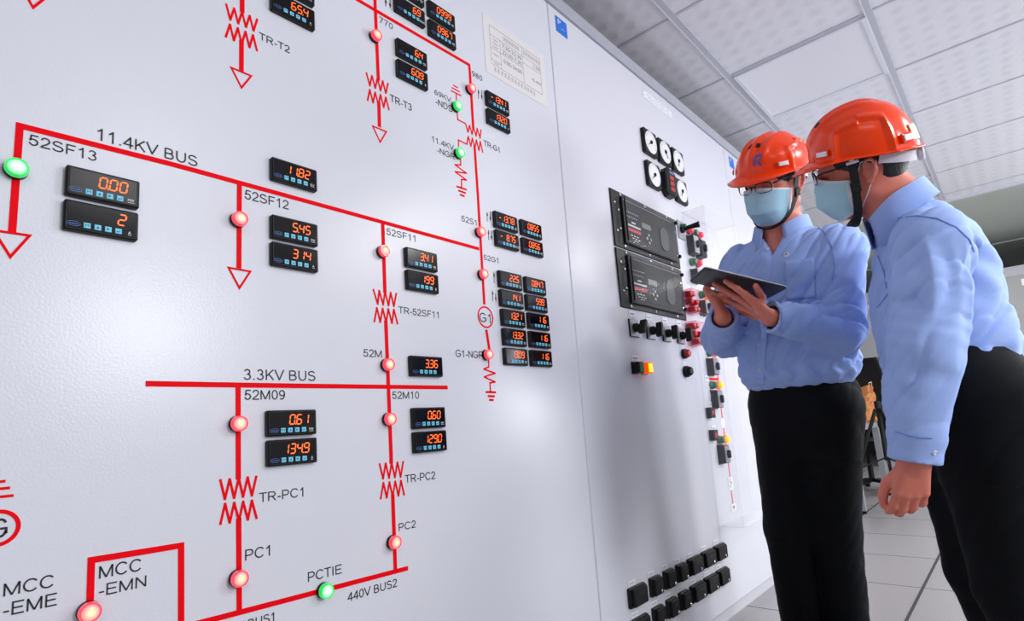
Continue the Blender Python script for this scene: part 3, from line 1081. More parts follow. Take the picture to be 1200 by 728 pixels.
acrylic = clear_mat('clear_acrylic', 0.045, 0.06, refl=0.7)
relay_clear = clear_mat('relay_door_acrylic', 0.012, 0.08, refl=0.2)


def needle(mb, ang, y):
    c, s_ = math.cos(ang), math.sin(ang)
    mb.bar((-0.012 * c, y, -0.012 * s_), (0.03 * c, y, 0.03 * s_), 0.0035, 0.001, up=(0, 1, 0))


GA = [(2.140, 2.008, 215, 'upper row, left'), (2.272, 2.008, 300, 'upper row, middle'), (2.403, 2.008, 250, 'upper row, right'),
      (2.140, 1.861, 225, 'lower row, left of the red display'), (2.403, 1.861, 240, 'lower row, right of the red display')]
for X, Z, an, wh in GA:
    t = thing('dial_gauge', 'square black gauge with round white dial, ' + wh, 'gauge', (X, -0.0004, Z), 'dial gauges')
    MB().slab(0.112, 0.112, 0.016, 0, 0.003, cut=0.006).build('frame', black, t)
    mb = MB().disc([(0.0505, -0.016), (0.0505, -0.0168), (0.0495, -0.017)], n=40)
    d = mb.build('dial', dial_m, t)
    mb = MB()
    for k in range(25):
        a = math.radians(-45 + k * 270 / 24)
        r0 = 0.040 if k % 4 else 0.036
        mb.strip([(r0 * math.cos(a), r0 * math.sin(a)), (0.045 * math.cos(a), 0.045 * math.sin(a))], 0.0012, -0.0172, 0.0001)
    mb.build('scale', pencil, d)
    mb = MB()
    needle(mb, math.radians(an), -0.0195)
    mb.disc([(0.008, -0.0171), (0.008, -0.021), (0.006, -0.022)], n=16)
    mb.build('needle', black_rough, t)
t = thing('power_meter', 'black rounded meter with three stacked red displays between two dial gauges', 'meter', (2.270, -0.0004, 1.861))
MB().slab(0.098, 0.128, 0.032, 0, 0.006, cut=0.022).build('housing', black, t)
f = MB().slab(0.062, 0.108, 0.002, -0.0315, 0.001, cut=0.012).build('display_window', meter_glass, t)
for k in range(3):
    mb = MB()
    for q, ch in enumerate('8' * 3):
        s_ = seven(ch, False)
        mb.add([(p[0] * 0.85 + (q - 1) * 0.0125, -0.0337, p[2] * 0.9 + 0.018 - k * 0.026) for p in s_.v], s_.f)
    mb.build('digits', red_disp, f)
MB().slab(0.04, 0.010, 0.0006, -0.0335, 0.0003, 0, 0.042, cut=0.003).build('emblem', logo_m, t)

# protection relays behind clear hinged doors
RW, RH = 0.536, 0.224
rproto = None
for X, Z, lab in ((2.045, 1.594, 'wide black protection relay behind a clear door, upper one of two'),
                  (2.045, 1.363, 'wide black protection relay behind a clear door, lower one of two')):
    if rproto:
        t = copy_tree(rproto)
        t.location = (X, -0.0004, Z)
        t['label'] = lab
        continue
    t = thing('protection_relay', lab, 'relay', (X, -0.0004, Z), 'protection relays')
    rproto = t
    MB().slab(RW, RH, 0.006, 0, 0.0015).build('flange', black, t)
    mb = MB().slab(0.43, 0.186, 0.008, -0.006, 0.002, 0.012, 0)
    f = mb.build('face_plate', relay_face, t)
    mb = MB()
    for k in range(40):
        mb.disc([(0.0017, -0.014), (0.0017, -0.0143)], -0.19 + k * 0.0101, 0.083, 6)
    for r_, n_ in ((0.040, 7), (0.022, 6)):
        for k in range(n_):
            mb.disc([(0.0022, -0.014), (0.0022, -0.0144)], -0.175 + k * 0.014, r_ - 0.002 * (k % 2), 6)
    for z_, x_, l_, w_ in ((0.001, -0.145, 0.035, 0.006), (-0.013, -0.182, 0.105, 0.0075), (-0.052, -0.16, 0.06, 0.004), (-0.062, -0.15, 0.07, 0.003), (-0.071, -0.135, 0.03, 0.003)):
        n_ = int(l_ / 0.0075)
        for k in range(n_):
            if z_ < -0.04 and k % 3 == 2:
                continue
            mb.strip([(x_ + k * 0.0075, z_), (x_ + k * 0.0075 + 0.006, z_)], w_, -0.014, 0.0003)
    mb.build('printing', white_ink, f)
    MB().slab(0.100, 0.0125, 0.0006, -0.014, 0.0002, -0.130, -0.031).build('red_stripe', red_ink, f)
    MB().slab(0.072, 0.022, 0.001, -0.014, 0.0004, -0.028, 0.010).build('screen', lcd_m, f)
    for dx, dz in ((0, 0.016), (0, -0.016), (-0.016, 0), (0.016, 0)):
        MB().slab(0.013, 0.013, 0.003, -0.014, 0.001, -0.018 + dx, -0.040 + dz, cut=0.004).build('key', grey_plate, f)
    for k in range(4):
        MB().slab(0.012, 0.006, 0.002, -0.014, 0.0006, -0.050 + k * 0.02, -0.075).build('key', relay_grey, f)
    MB().slab(0.075, 0.100, 0.003, -0.014, 0.001, 0.120, -0.012, cut=0.02).build('module', relay_grey, f)
    mb = MB()
    mb.slab(0.43, 0.186, 0.0015, -0.028, 0.0005, 0.012, 0)
    for a in ((-0.203, -0.197, -0.093, 0.093), (0.221, 0.227, -0.093, 0.093), (-0.203, 0.227, 0.087, 0.093), (-0.203, 0.227, -0.093, -0.087)):
        mb.box(a[0], a[1], -0.0285, -0.006, a[2], a[3])
    dr = mb.build('door', relay_clear, t)
    for z_ in (-0.075, 0.075):
        MB().disc([(0.008, -0.0296), (0.008, -0.038), (0.006, -0.040)], 0.208, z_, 14).build('knob', black_rough, dr)
    mb = MB()
    mb.box(-0.2075, -0.2035, -0.0295, -0.0245, -0.085, 0.085)
    mb.build('hinge', black_rough, dr)
    for sx, sz in ((-0.245, 0.06), (-0.245, -0.05), (-0.222, 0.035), (-0.222, -0.038), (-0.20, 0.103), (-0.20, -0.103), (-0.01, 0.103), (-0.01, -0.103), (0.18, 0.103), (0.18, -0.103), (0.25, 0.05), (0.25, -0.06)):
        MB().disc([(0.0058, -0.006), (0.0058, -0.008), (0.003, -0.0095)], sx, sz, 12).build('screw', steel, t)


def small_label(X, Z, w_, h_, label, y=0.0):
    t = thing('label_plate', label, 'label', (X, y - 0.0004, Z), 'small white label plates')
    MB().slab(w_, h_, 0.0015, 0, 0.0005).build('plate', white_plate, t)
    mb = MB()
    n_ = 4
    for k in range(n_):
        x_ = (k - 1.5) * w_ * 0.18
        mb.strip([(x_ - w_ * 0.06, 0), (x_ + w_ * 0.06, 0)], h_ * 0.10, -0.0015, 0.0002)
        mb.strip([(x_, h_ * 0.16), (x_, -h_ * 0.16)], h_ * 0.08, -0.0015, 0.0002)
    mb.build('engraving', pencil, t)
    return t


SWX = (1.852, 1.980, 2.110, 2.238)
for X, wh, an in zip(SWX, ('first', 'second', 'third', 'fourth'), (0.5, 0.15, 0.05, 0.0)):
    t = thing('selector_switch', 'black rotary selector switch on square grey plate, %s from the left below the relays' % wh, 'switch', (X, -0.0004, 1.178), 'rotary selector switches')
    MB().slab(0.062, 0.066, 0.006, 0, 0.001).build('back_plate', black, t)
    MB().slab(0.060, 0.064, 0.002, -0.006, 0.0006).build('plate', grey_plate, t)
    MB().disc([(0.017, -0.008), (0.017, -0.020), (0.012, -0.024), (0.012, -0.034)], n=20).build('collar', black_rough, t)
    h_ = MB().slab(0.018, 0.056, 0.024, -0.030, 0.003, cut=0.004).build('handle', black, t)
    h_.rotation_euler = (0, an, 0)
    small_label(X + 0.002, 1.232, 0.046, 0.024, 'small white label plate above the %s rotary switch from the left' % wh)

small_label(1.845, 1.066, 0.055, 0.024, 'small white label plate above the green and amber square buttons')
for X, m1, m2, lab in ((1.832, black, green_dark, 'unlit green square push button beside the glowing amber one'),
                       (1.898, amber_side, amber_lit, 'glowing amber square push button beside the green one')):
    t = thing('push_button', lab, 'push button', (X, -0.0004, 1.029))
    MB().slab(0.044, 0.044, 0.004, 0, 0.001).build('base', black, t)
    MB().slab(0.038, 0.040, 0.026, -0.004, 0.002).build('housing', m1, t)
    MB().slab(0.028, 0.032, 0.004, -0.029, 0.002).build('lens', m2, t)


def round_button(X, Z, r, d, m1, m2, label, name='push_button', y=0.0, grp=None, lens=None):
    t = thing(name, label, 'push button' if name == 'push_button' else 'indicator lamp', (X, y - 0.0004, Z), grp)
    MB().disc([(r, 0), (r, -d * 0.45), (r * 0.9, -d * 0.5)], n=24).build('base_ring', m1, t, True)
    MB().disc([(r * 0.8, -d * 0.45), (r * 0.8, -d * 0.8), (r * 0.6, -d), (r * 0.15, -d * 1.05)], n=24).build('lens' if name != 'push_button' else 'cap', m2, t, True)
    return t


round_button(2.252, 1.103, 0.021, 0.03, black, red_dark, 'round red push button above the black one')
round_button(2.252, 1.028, 0.024, 0.03, black_rough, black, 'round black push button below the red one')
small_label(2.246, 1.064, 0.032, 0.014, 'tiny white label plate between the red and black round buttons')

# lever switch beside the upper relay
t = thing('lever_switch', 'black lever switch on a grey plate, right of the upper relay', 'switch', (2.368, -0.0004, 1.672))
MB().slab(0.060, 0.085, 0.006, 0, 0.001).build('plate', grey_plate, t)
MB().disc([(0.016, -0.006), (0.016, -0.018), (0.012, -0.020)], n=18).build('collar', black, t)
MB().tube([(0, -0.018, 0.0), (0.004, -0.05, 0.004), (0.012, -0.085, 0.006)], [0.009, 0.010, 0.014], 10).build('lever', black_rough, t, True)

# red test plugs under small clear covers
pink_cover = clear_mat('pink_acrylic', 0.03, 0.1, (1.0, 0.86, 0.89), refl=0.3)
for Z, lab in ((1.335, 'cluster of red test plugs right of the lower relay'), (1.193, 'cluster of red test plugs right of the rotary switches')):
    t = thing('test_plug_cluster', lab, 'test plug', (2.352, -0.0004, Z), 'red test plug clusters')
    MB().slab(0.092, 0.105, 0.006, 0, 0.002).build('base', pink_cover, t)
    for k, (dx, dz) in enumerate(((0, 0.034), (0, -0.034), (-0.026, 0.0), (0.026, 0.0), (-0.03, 0.032), (0.03, -0.032))):
        MB().disc([(0.015, -0.006), (0.015, -0.02), (0.012, -0.03), (0.012, -0.036), (0.008, -0.039)], dx, dz, 14).build('plug', red_dark, t, True)
    mb = MB()
    for a in ((-0.046, -0.044, -0.052, 0.052), (0.044, 0.046, -0.052, 0.052), (-0.046, 0.046, 0.050, 0.052), (-0.046, 0.046, -0.052, -0.050)):
        mb.box(a[0], a[1], -0.048, -0.006, a[2], a[3])
    mb.build('cover', pink_cover, t)

# rows of black test blocks
def roman(k):
    return ('first', 'second', 'third', 'fourth', 'fifth', 'sixth', 'seventh')[k]


bx = [(1.690, 0.10), (1.812, 0.066), (1.913, 0.066), (2.010, 0.066), (2.125, 0.106), (2.248, 0.106), (2.366, 0.100)]
bproto = {}
for row, Z in (('upper', 0.281), ('lower', 0.185)):
    for k, (X, w_) in enumerate(bx):
        lab = 'black plastic test block, %s from the left in the %s row' % (roman(k), row)
        key = (w_, k == 0)
        if key in bproto:
            t = copy_tree(bproto[key])
            t.location = (X, -0.0004, Z)
            t['label'] = lab
        else:
            t = thing('test_block', lab, 'test block', (X, -0.0004, Z), 'black test blocks low on the cabinet')
            bproto[key] = t
            MB().slab(w_, 0.060, 0.013, 0, 0.002, cut=0.002).build('base', black, t)
            MB().slab(w_ * 0.86, 0.054, 0.011, -0.0128, 0.003, w_ * 0.0, 0, cut=0.003).build('cover', black_rough, t)
            if k:
                MB().disc([(0.0058, -0.0235), (0.0058, -0.0265), (0.004, -0.028)], w_ * 0.16, -0.016, 12).build('screw', steel, t)
            MB().slab(w_ * 0.45, 0.012, 0.001, -0.0236, 0.0004, 0, 0.012).build('tag', relay_face, t)
        small_label(X - w_ * 0.18, Z + 0.041, 0.044, 0.016, 'small white label plate above the %s block of the %s row' % (roman(k), row))

# ------------------------------------------------------------------ clear acrylic cover with the small mimic inside
AX0, AX1, AZ0, AZ1, AD = 2.41, 2.80, 0.376, 1.767, 0.102
t = thing('acrylic_cover', 'tall clear acrylic box covering the row of breaker switches', 'cover', ((AX0 + AX1) / 2, -0.0004, (AZ0 + AZ1) / 2))
a, h_ = (AX1 - AX0) / 2, (AZ1 - AZ0) / 2
T_ = 0.004
MB().box(-a, a, -AD, -AD + T_, -h_, h_).build('front_sheet', acrylic, t)
MB().box(-a, -a + T_, -AD + T_, 0, -h_, h_).box(a - T_, a, -AD + T_, 0, -h_, h_).build('side_sheets', acrylic, t)
MB().box(-a + T_, a - T_, -AD + T_, 0, h_ - T_, h_).box(-a + T_, a - T_, -AD + T_, 0, -h_, -h_ + T_).build('end_sheets', acrylic, t)

mb = MB()
for sx in (-a, a - T_):
    mb.box(sx, sx + T_, -AD - 0.0008, -AD - 0.0001, -h_, h_)
    for sz in (-h_, h_ - T_):
        mb.box(sx, sx + T_, -AD, 0, sz - 0.0004 * (sz < 0) + T_ * (sz > 0), sz + T_ * (sz > 0) + (0.0004 if sz > 0 else -0.0001))
for sz in (-h_, h_ - T_):
    mb.box(-a, a, -AD - 0.0008, -AD - 0.0001, sz, sz + T_)
mb.build('edge_highlights', clear_mat('acrylic_edge_highlight', 0.5, 0.2), t)  # whitish strips stand in for highlights along the acrylic edges


def at_in(x, y, Y):
    return wall_xy(x, y, Y)


amber_lens = glow_mat('amber_lamp_lens', [(0.0, (1.0, 0.75, 0.1)), (0.7, (1.0, 0.52, 0.02)), (1.0, (1.0, 0.3, 0.0))], 1.2, srgb(255, 170, 20))
red_small = mat('red_small_lens', srgb(220, 40, 60), 0.3, emit=(1.0, 0.03, 0.08), es=0.5)
pos = ('topmost', 'second', 'third', 'fourth', 'fifth', 'lowest')
LP = [((803.3, 265.7), (810.9, 269.4), 0), ((816.8, 272.3), (822.6, 275.0), 0), ((815.0, 306.2), (821.6, 308.3), 0), ((826.0, 344.8), (832.1, 346.6), 1),
      ((834.9, 412.9), (840.9, 413.7), 1), ((838.8, 451.0), (845.8, 451.2), 1), ((847.4, 515.3), (853.6, 514.8), 1)]
LW = ('at the top left inside the acrylic cover', 'at the top right inside the acrylic cover', 'just above the tablet inside the acrylic cover', 'under the tablet inside the acrylic cover',
      'at waist height inside the acrylic cover', 'beside the red branch line inside the acrylic cover', 'lowest inside the acrylic cover')
for (g, r_, lit), wh in zip(LP, LW):
    X, Z = at_in(*g, -0.022)
    round_button(X, Z, 0.0185, 0.026, green_dark, green_dark, 'small green lamp, ' + wh, 'indicator_lamp', grp='small green lamps in the cover')
    X, Z = at_in(*r_, -0.022)
    round_button(X, Z, 0.0185, 0.026, amber_side if lit else red_dark, amber_lens if lit else red_small, 'small %s lamp, ' % ('glowing amber' if lit else 'red') + wh, 'indicator_lamp', grp='small red and amber lamps in the cover')
SW = [((808.5, 280), 0.030, 0.100), ((824.0, 288), 0.030, 0.095), ((816.5, 318), 0.026, 0.07), ((829.0, 356.5), 0.026, 0.075), ((838.4, 426), 0.03, 0.085), ((843.3, 464), 0.03, 0.09), ((851.5, 528.5), 0.03, 0.09)]
for (p, w_, h2), wh in zip(SW, LW):
    X, Z = at_in(*p, -0.03)
    X = max(X, AX0 + 0.043)
    t = thing('breaker_switch', 'black breaker control switch with grey plate, ' + wh, 'switch', (X, -0.0004, Z - 0.014), 'breaker control switches in the cover')
    MB().slab(0.064, h2 * 0.95, 0.004, 0, 0.001, 0.002, 0).build('base', black, t)
    bl = MB().slab(0.056, h2 * 0.86, 0.028, -0.004, 0.002, 0.0, 0, cut=0.002).build('block', black, t)
    MB().slab(0.050, h2 * 0.80, 0.0015, -0.0318, 0.0004).build('face_plate', black_rough if wh == LW[1] else grey_plate, bl)
    h9 = MB().slab(0.010, 0.034, 0.014, -0.0332, 0.002, cut=0.002)
    h9.disc([(0.011, -0.0332), (0.011, -0.038)], n=14)
    h9.build('handle', black, t)
# small mimic printed on the cabinet inside the cover
def inner(pts, wd=0.008, name='mimic_line', m=red_m):
    return MB().strip(local(cab2, px(*pts)), wd, NY).build(name, m, cab2)


inner(((836, 398), (842, 448), (844, 471), (846.3, 490)))
inner(((828, 444.3), (841.2, 444.6)), 0.012)
inner(((847.8, 502), (849.2, 513), (855.4, 558.7)))
inner(((856.6, 575), (858.9, 590.5)))
gx3, gz3 = wall_xy(847, 495.7)
MB().disc([(0.024, NY), (0.024, NY - 0.0006)], gx3 - cab2.location.x, gz3, 24).build('generator_symbol', white_plate, cab2)
gx3, gz3 = wall_xy(856, 567)
t = thing('label_plate', 'white plate with a zigzag symbol low inside the acrylic cover', 'label', (gx3, -0.0008, gz3), 'small white label plates')
MB().slab(0.05, 0.055, 0.0012, 0, 0.0004).build('plate', white_plate, t)
MB().strip([(0, 0.022), (-0.012, 0.012), (0.012, 0.003), (-0.012, -0.008), (0, -0.018)], 0.003, -0.0012, 0.0002).build('symbol', ink, t)
gx3, gz3 = wall_xy(859.4, 595)
t = thing('label_plate', 'white plate with a grey triangle, lowest inside the acrylic cover', 'label', (gx3, -0.0008, gz3), 'small white label plates')
MB().slab(0.052, 0.03, 0.0012, 0, 0.0004).build('plate', white_plate, t)
MB().add([(-0.012, -0.0015, 0.007), (0.012, -0.0015, 0.007), (0, -0.0015, -0.009)], [(0, 1, 2)]).build('symbol', pencil, t)
for p, lab in (((828, 443.2), 'white label plate left of the red branch line'), ((834, 463), 'white label plate left of the waist-high breaker switch'), ((833.5, 474), 'white label plate above the upper small red display'), ((836, 502), 'white label plate above the lower small red display'), ((843.5, 530), 'white label plate left of the lowest breaker switch')):
    X, Z = wall_xy(*p)
    small_label(X, Z, 0.046, 0.024, lab)
for p, lab in (((835.4, 483.7), 'small square black display with red digits, upper of two'), ((838.9, 510), 'small square black display with red digits, lower of two')):
    X, Z = wall_xy(p[0], p[1], -0.02)
    t = thing('counter_display', lab, 'display', (X, -0.0004, Z), 'small square red displays')
    MB().slab(0.046, 0.046, 0.022, 0, 0.003).build('housing', black, t)
    mb = MB()
    for q in range(2):
        s_ = seven('8', False)
        mb.add([(p_[0] + (q - 0.5) * 0.013, -0.0225, p_[2] * 0.9) for p_ in s_.v], s_.f)
    mb.build('digits', red_disp, t)

# ------------------------------------------------------------------ far end of the room
far_dimmed = mat('far_cabinet_dimmed', srgb(160, 161, 164), 0.5)  # cabinet paint greyed: the far end's dim light is in the colour
wood_m = mat('table_wood', srgb(150, 92, 52), 0.45, mottling=0.25, mscale=9)
alu_m = mat('table_frame', srgb(160, 162, 166), 0.4, metal=0.3)
kraft = mat('kraft_paper', srgb(186, 120, 66), 0.8, mottling=0.2, mscale=14)
kraft_in = mat('kraft_pale', srgb(205, 175, 140), 0.8)
FXX = 9.1
for k in range(4):
    y0_ = 0.55 - (k + 1) * 0.8
    t = thing('control_cabinet', 'control cabinet across the far end, paint darkened for dim light, ' + ('nearest the mimic board side', 'second from the mimic board side', 'third from the mimic board side', 'right end of the row')[k], 'control cabinet', (FXX + 0.3, y0_ + 0.4, 0), 'cabinets across the far end')
    MB().box(-0.3, 0.3, -0.398, 0.398, 0.06, 2.25).build('body', far_dimmed, t)
    MB().box(-0.305, 0.3, -0.4, 0.4, 2.251, 2.37).build('top_trim', trim_grey, t)
    MB().box(-0.29, 0.3, -0.395, 0.395, 0, 0.059).build('plinth', trim_grey, t)
    MB().box(-0.304, -0.3, -0.02, 0.22, 2.12, 2.20).build('nameplate', white_plate, t)
    for z_, m_ in ((1.62, red_dark), (1.52, black)):
        MB().box(-0.33, -0.3, -0.06, -0.02, z_, z_ + 0.04).build('button', m_, t)
    MB().tube([(-0.3, 0.33, 1.05), (-0.335, 0.33, 1.05), (-0.335, 0.33, 1.22), (-0.3, 0.33, 1.22)], 0.008, 8).build('handle', black, t, True)

# table with the paper bag
t = thing('table', 'small table with wooden top and grey metal frame behind the men', 'table', (5.76, 0.33, 0))
TZ = 0.70
MB().box(-0.56, 0.56, -0.32, 0.32, TZ - 0.02, TZ).build('tabletop', wood_m, t)
MB().box(-0.55, 0.55, -0.31, -0.27, TZ - 0.075, TZ - 0.021).box(-0.55, 0.55, 0.27, 0.31, TZ - 0.075, TZ - 0.021).box(-0.55, -0.51, -0.269, 0.269, TZ - 0.075, TZ - 0.021).box(0.51, 0.55, -0.269, 0.269, TZ - 0.075, TZ - 0.021).build('apron', alu_m, t)
for sx in (-1, 1):
    for sy in (-1, 1):
        lg = MB().bar((sx * 0.53, sy * 0.29, TZ - 0.076), (sx * 0.545, sy * 0.30, 0.02), 0.05, 0.05, up=(1, 0, 0)).build('leg', alu_m, t)
        MB().bar((sx * 0.545, sy * 0.30, 0.02), (sx * 0.545, sy * 0.30, 0.0), 0.05, 0.05, up=(1, 0, 0)).build('foot', black_rough, lg)
t = thing('paper_bag', 'crumpled open brown paper bag standing on the table', 'bag', (6.02, 0.10, TZ + 0.001))
rng = np.random.RandomState(3)
n_, mrow = 28, 9
v, f = [], []
for j in range(mrow):
    zz = 0.27 * j / (mrow - 1)
    for i in range(n_):
        a_ = 2 * math.pi * i / n_
        c_, s_ = math.cos(a_), math.sin(a_)
        r_ = 1 / max(abs(c_) ** 6 + abs(s_) ** 6, 1e-9) ** (1 / 6)
        k_ = 0.012 * rng.randn() * (0.4 + j / mrow)
        v.append((0.20 * c_ * r_ * (1 - 0.1 * j / mrow) + k_, 0.11 * s_ * r_ * (1 + 0.15 * j / mrow) + k_, zz + (0.03 * rng.randn() if j == mrow - 1 else 0)))
for j in range(mrow - 1):
    f += [(j * n_ + i, j * n_ + (i + 1) % n_, (j + 1) * n_ + (i + 1) % n_, (j + 1) * n_ + i) for i in range(n_)]
f.append(tuple(range(n_))[::-1])
mb = MB().add(v, f)
o = mb.build('bag_body', kraft, t)
so = o.modifiers.new('thick', 'SOLIDIFY')
so.thickness = 0.003
MB().tube([(-0.08, -0.118, 0.26), (-0.07, -0.125, 0.33), (0.05, -0.125, 0.34), (0.07, -0.118, 0.26)], 0.004, 6).build('handle', kraft_in, t, True)

# black tripod in front of the table and tall black case behind it
_v = ray(1025, 455)
_q = EYE + _v * ((5.06 - EYE[0]) / _v[0])
t = thing('tripod', 'black camera tripod with spread legs standing before the table', 'tripod', (float(_q[0]), float(_q[1]), 0))
MB().tube([(0, 0, 0.42), (0, 0, 0.80), (0, 0, 0.805), (0, 0, 0.86)], [0.014, 0.014, 0.022, 0.022], 10).build('column', black_rough, t, True)
for k in range(3):
    a_ = math.radians(125 + 120 * k)
    lg = MB().tube([(0.02 * math.cos(a_), 0.02 * math.sin(a_), 0.80), (0.19 * math.cos(a_), 0.19 * math.sin(a_), 0.4), (0.36 * math.cos(a_), 0.36 * math.sin(a_), 0.015)], [0.013, 0.012, 0.010], 8).build('leg', black_rough, t, True)
    MB().tube([(0, 0, 0.44), (0.20 * math.cos(a_), 0.20 * math.sin(a_), 0.37)], 0.006, 6).build('brace', black_rough, lg, True)
    MB().tube([(0.36 * math.cos(a_), 0.36 * math.sin(a_), 0.03), (0.365 * math.cos(a_), 0.365 * math.sin(a_), 0.0)], 0.014, 8).build('foot', black_rough, lg, True)
t = thing('office_chair', 'black high-backed office chair pushed behind the small table', 'chair', (6.86, 0.20, 0))
mb = MB()
vv, ff = [], []
for j in range(13):
    for i in range(9):
        uu, v2 = i / 4 - 1, j / 12
        wd_ = 0.25 * (1 - 0.25 * max(0, v2 - 0.6) / 0.4)
        vv.append((0.10 * v2 + 0.05 * (1 - uu * uu) - 0.03 * math.sin(v2 * 5), wd_ * uu, 0.52 + 0.80 * v2))
for j in range(12):
    ff += [(j * 9 + i, j * 9 + i + 1, j * 9 + i + 10, j * 9 + i + 9) for i in range(8)]
o = MB().add(vv, ff).build('backrest', black_rough, t, True)
so = o.modifiers.new('thick', 'SOLIDIFY')
so.thickness = 0.07
o = MB().slab(0.50, 0.52, 0.15, 0, 0.02, cut=0.06).build('seat', black_rough, t, True)
o.matrix_local = Matrix.Translation((-0.24, 0, 0.36)) @ Matrix.Rotation(math.radians(-90), 4, 'X')
MB().tube([(-0.2, 0, 0.10), (-0.2, 0, 0.36)], 0.025, 12).build('gas_lift', black, t, True)
for k in range(5):
    a_ = math.radians(20 + 72 * k)
    lg = MB().bar((-0.2, 0, 0.10), (-0.2 + 0.28 * math.cos(a_), 0.28 * math.sin(a_), 0.075), 0.045, 0.03).build('leg', black, t)
    MB().disc([(0.028, 0.02), (0.03, 0), (0.028, -0.02)], n=14).build('caster', black_rough, lg, True).location = (-0.2 + 0.28 * math.cos(a_), 0.28 * math.sin(a_), 0.03)
for sy in (-1, 1):
    MB().tube([(0.02, sy * 0.25, 0.62), (-0.12, sy * 0.29, 0.66), (-0.30, sy * 0.29, 0.65), (-0.30, sy * 0.26, 0.47)], [0.018, 0.02, 0.02, 0.015], 8).build('armrest', black_rough, t, True)

# ------------------------------------------------------------------ implicit-surface modelling for bodies and clothes
def smin(a, b, k):
    if k <= 0:
        return np.minimum(a, b)
    h = np.clip(0.5 + 0.5 * (b - a) / k, 0, 1)
    return b * (1 - h) + a * h - k * h * (1 - h)


def vec(*a):
    return np.array(a, float)


def Pseg(a, b, ra, rb, k=0.02):
    a, b = np.array(a, float), np.array(b, float)
    ba = b - a
    L2 = ba @ ba + 1e-12

    def fn(P):
        pa = P - a
        t = np.clip(pa @ ba / L2, 0, 1)
        return np.linalg.norm(pa - t[:, None] * ba, axis=1) - (ra + (rb - ra) * t)
    return fn, (a + b) / 2, np.sqrt(L2) / 2 + max(ra, rb), k


def Pell(c, R, rad, k=0.02):
    c, rad = np.array(c, float), np.array(rad, float)

    def fn(P):
        q = (P - c) @ R
        k0 = np.linalg.norm(q / rad, axis=1)
        k1 = np.linalg.norm(q / rad ** 2, axis=1)
        return k0 * (k0 - 1) / (k1 + 1e-9)
    return fn, c, float(rad.max()), k


def Pstack(zs, cs, ws, ds, lefts, k=0.03, e=2.3):
    """vertical stack of rounded cross-sections: centre, half width, half depth, left direction at each height"""
    zs = np.array(zs, float)
    cs, ws, ds = np.array(cs, float), np.array(ws, float), np.array(ds, float)
    an = np.array([math.atan2(l[1], l[0]) for l in lefts])

    def fn(P):
        z = P[:, 2]
        x = P[:, 0] - np.interp(z, zs, cs[:, 0])
        y = P[:, 1] - np.interp(z, zs, cs[:, 1])
        w_, d_, a_ = np.interp(z, zs, ws), np.interp(z, zs, ds), np.interp(z, zs, an)
        u_ = x * np.cos(a_) + y * np.sin(a_)
        v_ = -x * np.sin(a_) + y * np.cos(a_)
        n_ = (np.abs(u_ / w_) ** e + np.abs(v_ / d_) ** e) ** (1 / e)
        dd = (n_ - 1) * np.minimum(w_, d_)
        return np.maximum(dd, np.maximum(zs[0] - z, z - zs[-1]))
    c = np.array([cs[:, 0].mean(), cs[:, 1].mean(), zs.mean()])
    return fn, c, float((zs[-1] - zs[0]) / 2 + ws.max() + 0.15), k


